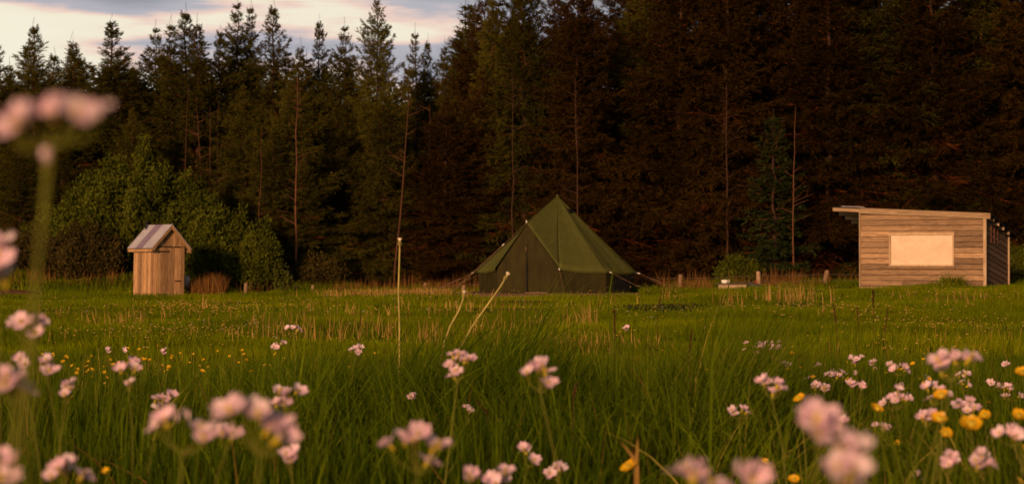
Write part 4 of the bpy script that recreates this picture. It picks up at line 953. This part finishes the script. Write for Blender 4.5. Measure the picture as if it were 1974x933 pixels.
cuckoo('big cuckoo flower with three separate blooms at the bottom centre', 1.75, [(748, 852), (782, 838), (796, 842), (806, 836), (848, 850), (838, 856), (828, 884)], CG)
cuckoo('tiny cuckoo flower between the central flowers, on a thin stalk', 4.6, [(898, 782), (906, 792)], CG)
cuckoo('pink bloom cut by the bottom edge, centre left', 2.2, [(910, 918), (906, 912)], CG)
cuckoo('pale cuckoo flower cut by the bottom edge at the centre', 2.5, [(945, 925), (955, 930), (968, 926), (975, 904)], CG)
cuckoo('small pink bloom above the pale one at the bottom centre', 3.2, [(1008, 862), (1012, 866), (1030, 884)], CG)
cuckoo('small faint cuckoo flower left of the dry stalked buttercup', 3.4, [(1060, 910), (1072, 898), (1082, 902), (1076, 908)], CG)
cuckoo('tall blurred bell shaped bloom left above the two stacked whitish blooms', 1.15, [(1576, 802), (1582, 822), (1572, 815)], CG, 1.0)
cuckoo('two stacked large whitish blurred blooms at the lower right', 1.0, [(1622, 850), (1650, 860), (1614, 896), (1646, 904), (1628, 922)], CG, .78)
cuckoo('blurred bloom at the bottom edge, left one of two on a cut stalk', 1.2, [(1326, 902), (1338, 912), (1372, 930)], CG)
cuckoo('blurred bloom at the bottom edge, right one of two on a cut stalk', 1.2, [(1442, 912), (1454, 920)], CG)
cuckoo('cuckoo flower of three blooms left of the lone round buttercup', 3.0, [(1468, 734), (1474, 738), (1500, 738), (1506, 746), (1490, 754)], CG)
cuckoo('low cuckoo flower with two small blooms, left below the lone round buttercup', 4.0, [(1410, 788), (1415, 795), (1432, 786), (1440, 792)], CG)
cuckoo('small cuckoo flower leftmost of the far right hand cluster', 6.0, [(1498, 694), (1506, 700), (1516, 706), (1520, 702)], CG)
cuckoo('small cuckoo flower, second from the left in the far right hand cluster', 5.4, [(1593, 720), (1602, 722), (1612, 724), (1624, 716), (1616, 722)], CG)
cuckoo('small cuckoo flower high in the far right hand cluster', 5.8, [(1640, 690), (1650, 692), (1660, 688), (1648, 700)], CG)
cuckoo('small cuckoo flower left of a brighter pink one in the far right hand cluster', 6.5, [(1680, 702), (1686, 708), (1682, 696)], CG)
cuckoo('bright pink cuckoo flower in the far right hand cluster', 4.6, [(1714, 700), (1722, 712), (1742, 708), (1748, 712)], CG)
cuckoo('blurred tall cuckoo flower with a wide head above all others at right', 2.3, [(1805, 690), (1818, 684), (1812, 698), (1840, 690), (1850, 686), (1868, 690), (1874, 684), (1814, 712)], CG)
cuckoo('wide spreading cuckoo flower above the flat buttercup at right', 3.9, [(1702, 776), (1716, 766), (1730, 764), (1742, 766), (1752, 768), (1732, 750), (1724, 772)], CG)
cuckoo('cuckoo flower hanging over a buttercup beneath the tall blurred one', 3.4, [(1786, 746), (1798, 742), (1808, 748), (1826, 756), (1792, 766)], CG)
cuckoo('cuckoo flower right of the big open buttercups', 3.5, [(1846, 778), (1856, 782), (1868, 772), (1878, 784), (1864, 790)], CG)
cuckoo('cuckoo flower left of the big open buttercups', 3.3, [(1776, 804), (1786, 808), (1796, 796), (1784, 796)], CG)
cuckoo('pale cuckoo flower below the big open buttercups', 2.7, [(1822, 890), (1832, 876), (1838, 886), (1828, 894)], CG)
cuckoo('pink cuckoo flower at the lower right, right of the pale one', 2.6, [(1880, 886), (1890, 874), (1896, 890), (1912, 892), (1884, 896)], CG)
cuckoo('pink cuckoo flower cut by the right edge below the buttercups', 2.5, [(1924, 832), (1948, 832), (1958, 840), (1970, 836), (1962, 828)], CG)
cuckoo('small cuckoo flower below the wide spreading one', 4.2, [(1686, 820), (1708, 822), (1702, 826)], CG)
cuckoo('small pale cuckoo flower hidden beside the stalk of the tall blurred one', 4.6, [(1846, 722), (1852, 735), (1862, 718), (1868, 742)], CG)
cuckoo('tiny single bloom in the far right hand cluster, left of the right edge', 5.4, [(1905, 735), (1909, 738)], CG)
cuckoo('small cuckoo flower near the right edge above the buttercups', 4.8, [(1934, 746), (1942, 744), (1946, 750), (1936, 762), (1966, 762)], CG)
cuckoo('single small bloom low at the right, left of the pale cuckoo flower', 3.8, [(1765, 916), (1769, 922)], CG)
cuckoo('pale bloom pair beside the tall blurred bell shaped bloom', 3.0, [(1618, 806), (1622, 812)], CG)
for k, (px, py) in enumerate(((208, 673), (240, 672), (315, 676), (794, 764), (1205, 632), (1530, 897), (1550, 900), (1640, 736), (1660, 742), (1570, 742), (1588, 746))):
    cuckoo('tiny pale cuckoo flower far out in the meadow', 8.5 if py < 700 else 5.0, [(px - 2, py), (px + 3, py - 2), (px + 1, py + 4)], 'tiny cuckoo flowers in the field')
for k in range(46):
    px = random.gauss(1480, 22) if k < 26 else random.gauss(1700, 150); py = random.gauss(668, 5) if k < 26 else random.gauss(735, 22); d = random.uniform(11.5, 13) if k < 26 else random.uniform(6, 8)
    cuckoo('tiny pale cuckoo flower far out in the meadow', d, [(px - 2, py), (px + 2, py - 2)], 'tiny cuckoo flowers in the field')
BG = 'yellow buttercups'
for lb, px, py, wp, d in (('lone round buttercup right of the three bloomed cuckoo flower', 1540, 770, 24, 3.6), ('flat buttercup below the wide spreading cuckoo flower', 1690, 790, 28, 3.4), ('buttercup half hidden under the hanging cuckoo flower', 1815, 766, 36, 3.0),
    ('largest glowing buttercup cup in the right hand group', 1810, 812, 42, 2.6), ('open buttercup with spread petals right of the largest one', 1872, 822, 46, 2.7), ('round buttercup above right of the open one', 1897, 803, 27, 3.2), ('buttercup cut by the right edge', 1963, 804, 34, 2.9),
    ('topmost buttercup at the right edge', 1970, 720, 28, 3.4), ('small round buttercup low between the big whitish blooms and the cuckoo flowers', 1732, 856, 17, 4.0), ('buttercup low between the two bottom edge blooms', 1474, 891, 18, 3.8), ('buttercup cut by the bottom edge left of the stacked blooms', 1530, 926, 24, 3.2),
    ('buttercup beneath a pale dry forked stalk', 1212, 902, 34, 2.9), ('lower buttercup at the right edge', 1974, 866, 22, 3.3), ('buttercup under the largest glowing one', 1822, 838, 30, 2.9), ('blurred small buttercup alone near the bottom left', 205, 911, 16, 2.6), ('buttercup in the lower right corner', 1966, 930, 22, 3)):
    buttercup(lb, d, px, py, wp, BG)
for lb, px, py in (('first buttercup of the left row, higher one of a pair', 127, 689), ('first buttercup of the left row, lower one of a pair', 121, 698), ('left row buttercup with a pale bud beneath', 140, 706), ('left row buttercup, upper one of a small stack', 150, 713), ('left row buttercup, lower one of a small stack', 148, 720),
    ('left row buttercup in the middle of the row, left one', 169, 716), ('left row buttercup in the middle of the row, right one', 178, 713), ('left row buttercup at the top of a dangling string', 201, 719), ('left row buttercup in the dangling string', 205, 729), ('left row buttercup at the end of the dangling string', 201, 741),
    ('left row buttercup just left of the magenta flower, outer one', 219, 704), ('left row buttercup just left of the magenta flower, inner one', 230, 700), ('left row buttercup touching the magenta flower', 272, 712), ('bright buttercup alone right of the magenta flower', 325, 708), ('dim buttercup right of the bright lone one', 390, 716)):
    buttercup(lb, 6.0 + random.uniform(-.3, .3), px, py, 10, 'left row of buttercups')
for k in range(110):
    if k < 60: px, py, d = random.gauss(1720, 170), random.gauss(735, 28), random.uniform(5.5, 8)
    else: px, py, d = random.gauss(330, 170), random.gauss(695, 16), random.uniform(7.5, 10)
    buttercup('small buttercup among many dotting the middle of the meadow', d, px, py, 7, 'small buttercups in the meadow')
# far specks of buttercup and daisy: uncountable
def specks(name, label, mat, patches, size):
    P = []
    for px, py0, d, sx, sd_, n, zz in patches:
        y = RNG.normal(d, sd_, n); x = (RNG.normal(px, sx, n) - CX) / F_PX * y; P.append(np.stack([x, y, ground(x, y) + RNG.uniform(.8, 1.5, n) * zz], -1))
    P = np.concatenate(P); P = P[clear(P[:, 0], P[:, 1]) & (P[:, 1] > 9)]; P = P[vnoise(P[:, 0] / .9, P[:, 1] / 1.6, 91) > RNG.uniform(.25, .8, len(P))]; n = len(P); s = size * RNG.uniform(.6, 1.4, n) * np.clip(P[:, 1] / 30, .55, 1.2)
    # each speck a small five-sided cup
    a = np.linspace(0, 2 * np.pi, 6)[:5]; rim = np.stack([np.cos(a), np.sin(a), np.full(5, 1.2)], -1)
    V = np.concatenate([P[:, None, :], P[:, None, :] + rim[None] * s[:, None, None]], 1).reshape(-1, 3)
    F = np.concatenate([np.stack([np.arange(n) * 6, np.arange(n) * 6 + 1 + k, np.arange(n) * 6 + 1 + (k + 1) % 5], -1) for k in range(5)])
    tag(nmesh(name, V, F, mat, tint=np.tile(RNG.uniform(0, 1, n), 5)), kind='stuff', label=label, cat='flowers')
specks('distant_buttercups', 'countless yellow buttercup specks across the field', M_speck,
       [(390, 0, 32, 60, 2.2, 500, .13), (330, 0, 17, 120, 1.5, 260, .12), (200, 0, 24, 160, 4, 220, .13), (800, 0, 57, 80, 1.4, 700, .16), (650, 0, 40, 160, 8, 160, .14), (1300, 0, 60, 60, 1.3, 160, .18), (1600, 0, 28, 130, 2, 260, .13), (1800, 0, 20, 130, 3, 220, .13), (1700, 0, 13, 160, 1.5, 160, .13), (1850, 0, 45, 100, 5, 110, .16), (1100, 0, 18, 200, 5, 130, .12), (900, 0, 35, 600, 14, 900, .13)], .0150)
specks('distant_daisies', 'scattered tiny white daisies and seed heads in the field', M_white, [(420, 0, 20, 120, 3, 60, .13), (1500, 0, 57, 60, 2, 26, .16), (1000, 0, 30, 600, 12, 130, .13), (1600, 0, 50, 160, 5, 40, .16), (700, 0, 40, 200, 8, 40, .14)], .012)

# dandelion stalks that have lost their seeds
def dandelion(label, d, pts, hs=1.0):
    P = [px2w(a, b_, d) for a, b_ in pts]; last = P[-1]; dr = P[-1] - P[-2]; gzz = gz(last.x, d)
    t = (gzz - last.z) / dr.z if dr.z < 0 else 0; foot = Vector((last.x + dr.x * t * .6, d, gzz - .01)); P.append(foot); P = P[::-1]
    r = empty('dandelion_stalk', foot, 0, label=label, cat='flower stalk', group='seedless dandelion stalks'); P = [q - foot for q in P]
    b = MB(); b.tube(P, [.0030] + [.0026] * (len(P) - 2) + [.0021], 8); b.obj('stem', M_dstem, r)
    top = P[-1]; ax = (P[-1] - P[-2]).normalized(); b = MB()
    b.tube([top - ax * .006, top - ax * .001, top + ax * .002, top + ax * .0045, top + ax * .0055], [.0024, .0050, .0068, .0055, .002], 12); b.obj('seed_head', M_dhead, r)
    b = MB()
    for k in range(8):
        a = k * .785; o = Vector((math.cos(a), math.sin(a), 0)) * .006; b.tube([top - ax * .003 + o * .4, top - ax * .012 + o * .9, top - ax * .018 + o * .7], [.0009, .0008, .0003], 4, caps=False)
    b.obj('bract', M_dstem, r)
dandelion('tall straight seedless dandelion stalk standing alone', 6.4, [(771, 462), (770, 500), (768, 560), (770, 620), (770, 670)])
dandelion('short bent seedless dandelion stalk in front of the tent', 6.6, [(895, 563), (893, 576), (884, 600), (868, 628), (858, 655)])
dandelion('long seedless dandelion stalk leaning right in front of the tent door', 6.1, [(979, 528), (965, 552), (938, 590), (908, 632), (885, 675)])

# single tall grass blades, brown seed spikes
def blade_thing(name, label, d, pts, wd, mat, group=None, cat='tall grass'):
    P = [px2w(a, b_, d) for a, b_ in pts]; last = P[-1]; P.append(Vector((last.x + (P[-1].x - P[-2].x) * .4, d, gz(last.x, d) - .01))); f = P[-1]; n = len(P)
    V = []; 
    for i, q in enumerate(P):
        w_ = wd * (.06 if i == 0 else min(1, .35 + i * .3)); q = q - f; V += [(q.x - w_ / 2, q.y - .001, q.z), (q.x, q.y + .0012, q.z), (q.x + w_ / 2, q.y - .001, q.z)]
    F = [(3 * i + k, 3 * i + k + 1, 3 * i + k + 4, 3 * i + k + 3) for i in range(n - 1) for k in (0, 1)]
    b = MB(); b.add(V, F, .45, True); o = b.obj(name, mat); o.location = f; tag(o, label, cat, group)
blade_thing('tall_grass', 'tall single grass blade crossing the right side of the tent', 5.6, [(1188, 490), (1180, 530), (1174, 570), (1173, 610), (1178, 650)], .0038, M_grass)
blade_thing('tall_grass', 'shorter single grass blade right below the one crossing the tent', 5.4, [(1172, 590), (1180, 640), (1188, 690)], .005, M_grass)
blade_thing('tall_grass', 'long dark grass blade arching left to right in the field below the plank box', 3.6, [(1478, 588), (1430, 618), (1392, 650), (1372, 690)], .004, M_grass)
blade_thing('tall_grass', 'thin grass blade leaning in front of the plank box', 7.5, [(1416, 522), (1408, 540), (1402, 560), (1400, 600)], .0045, M_grass)
blade_thing('dry_stalk', 'pale dry forked stalk above a buttercup, left fork', 2.9, [(1192, 848), (1206, 862), (1218, 878), (1228, 900)], .005, M_straw, cat='dry stalk')
blade_thing('dry_stalk', 'pale dry forked stalk above a buttercup, right fork', 2.9, [(1229, 838), (1228, 862), (1226, 885), (1226, 910)], .006, M_straw, cat='dry stalk')
def spike(label, d, px, py0, py1, lean=0, w_=.006):
    w_ *= .68
    a = px2w(px + lean, py0, d); c = px2w(px, py1, d); f = Vector((c.x - lean / F_PX * d * .4, d, gz(c.x, d) - .01))
    r = empty('seed_spike', f, 0, label=label, cat='seed spike', group='dark seed spikes in the field')
    b = MB(); b.tube([(0, 0, 0), c - f, a - f], [w_ * .2, w_ * .2, w_ * .15], 5); b.obj('stem', M_spike, r)
    n = 90; t = RNG.uniform(0, 1, n); A = np.array(a - f); B = np.array(c - f); P = B[None] * (1 - t[:, None]) + A[None] * t[:, None]; an = RNG.uniform(0, 6.28, n)
    D = unit(np.stack([np.cos(an), np.sin(an), RNG.uniform(.8, 2, n)], -1)); V, F = diamonds(P, D, np.full(n, w_ * 1.6), np.full(n, w_ * .6), RNG.uniform(-1, 1, n)); nmesh('seed_head', V, F, M_spike, r, tint=RNG.uniform(0, 1, n))
for a in (('dark seed spike in the field just right of the tent', 9, 1268, 574, 596, 6, .008), ('brown seed spike below the tall blade, right of centre', 8, 1185, 598, 645, -1, .010), ('dark seed spike in the field left of the shed', 9, 1612, 588, 622, -6, .009), ('faint seed spike just right of the dark one left of the shed', 10, 1655, 594, 628, -3, .008),
          ('seed spike below the left corner of the shed', 11, 1684, 560, 595, -1, .012), ('tall seed spike below the shed window', 8, 1706, 594, 640, 5, .007), ('brown seed spike among the tall grass right of centre', 5, 1330, 640, 675, 3, .006), ('russet seed spike among the near grass at centre', 4.2, 940, 775, 800, -20, .006),
          ('reddish seed spike among the tall grass at centre right', 4, 1105, 740, 768, 6, .005), ('dark seed spike left of the tall dandelion stalk', 9, 694, 606, 640, 2, .007)): spike(*a)
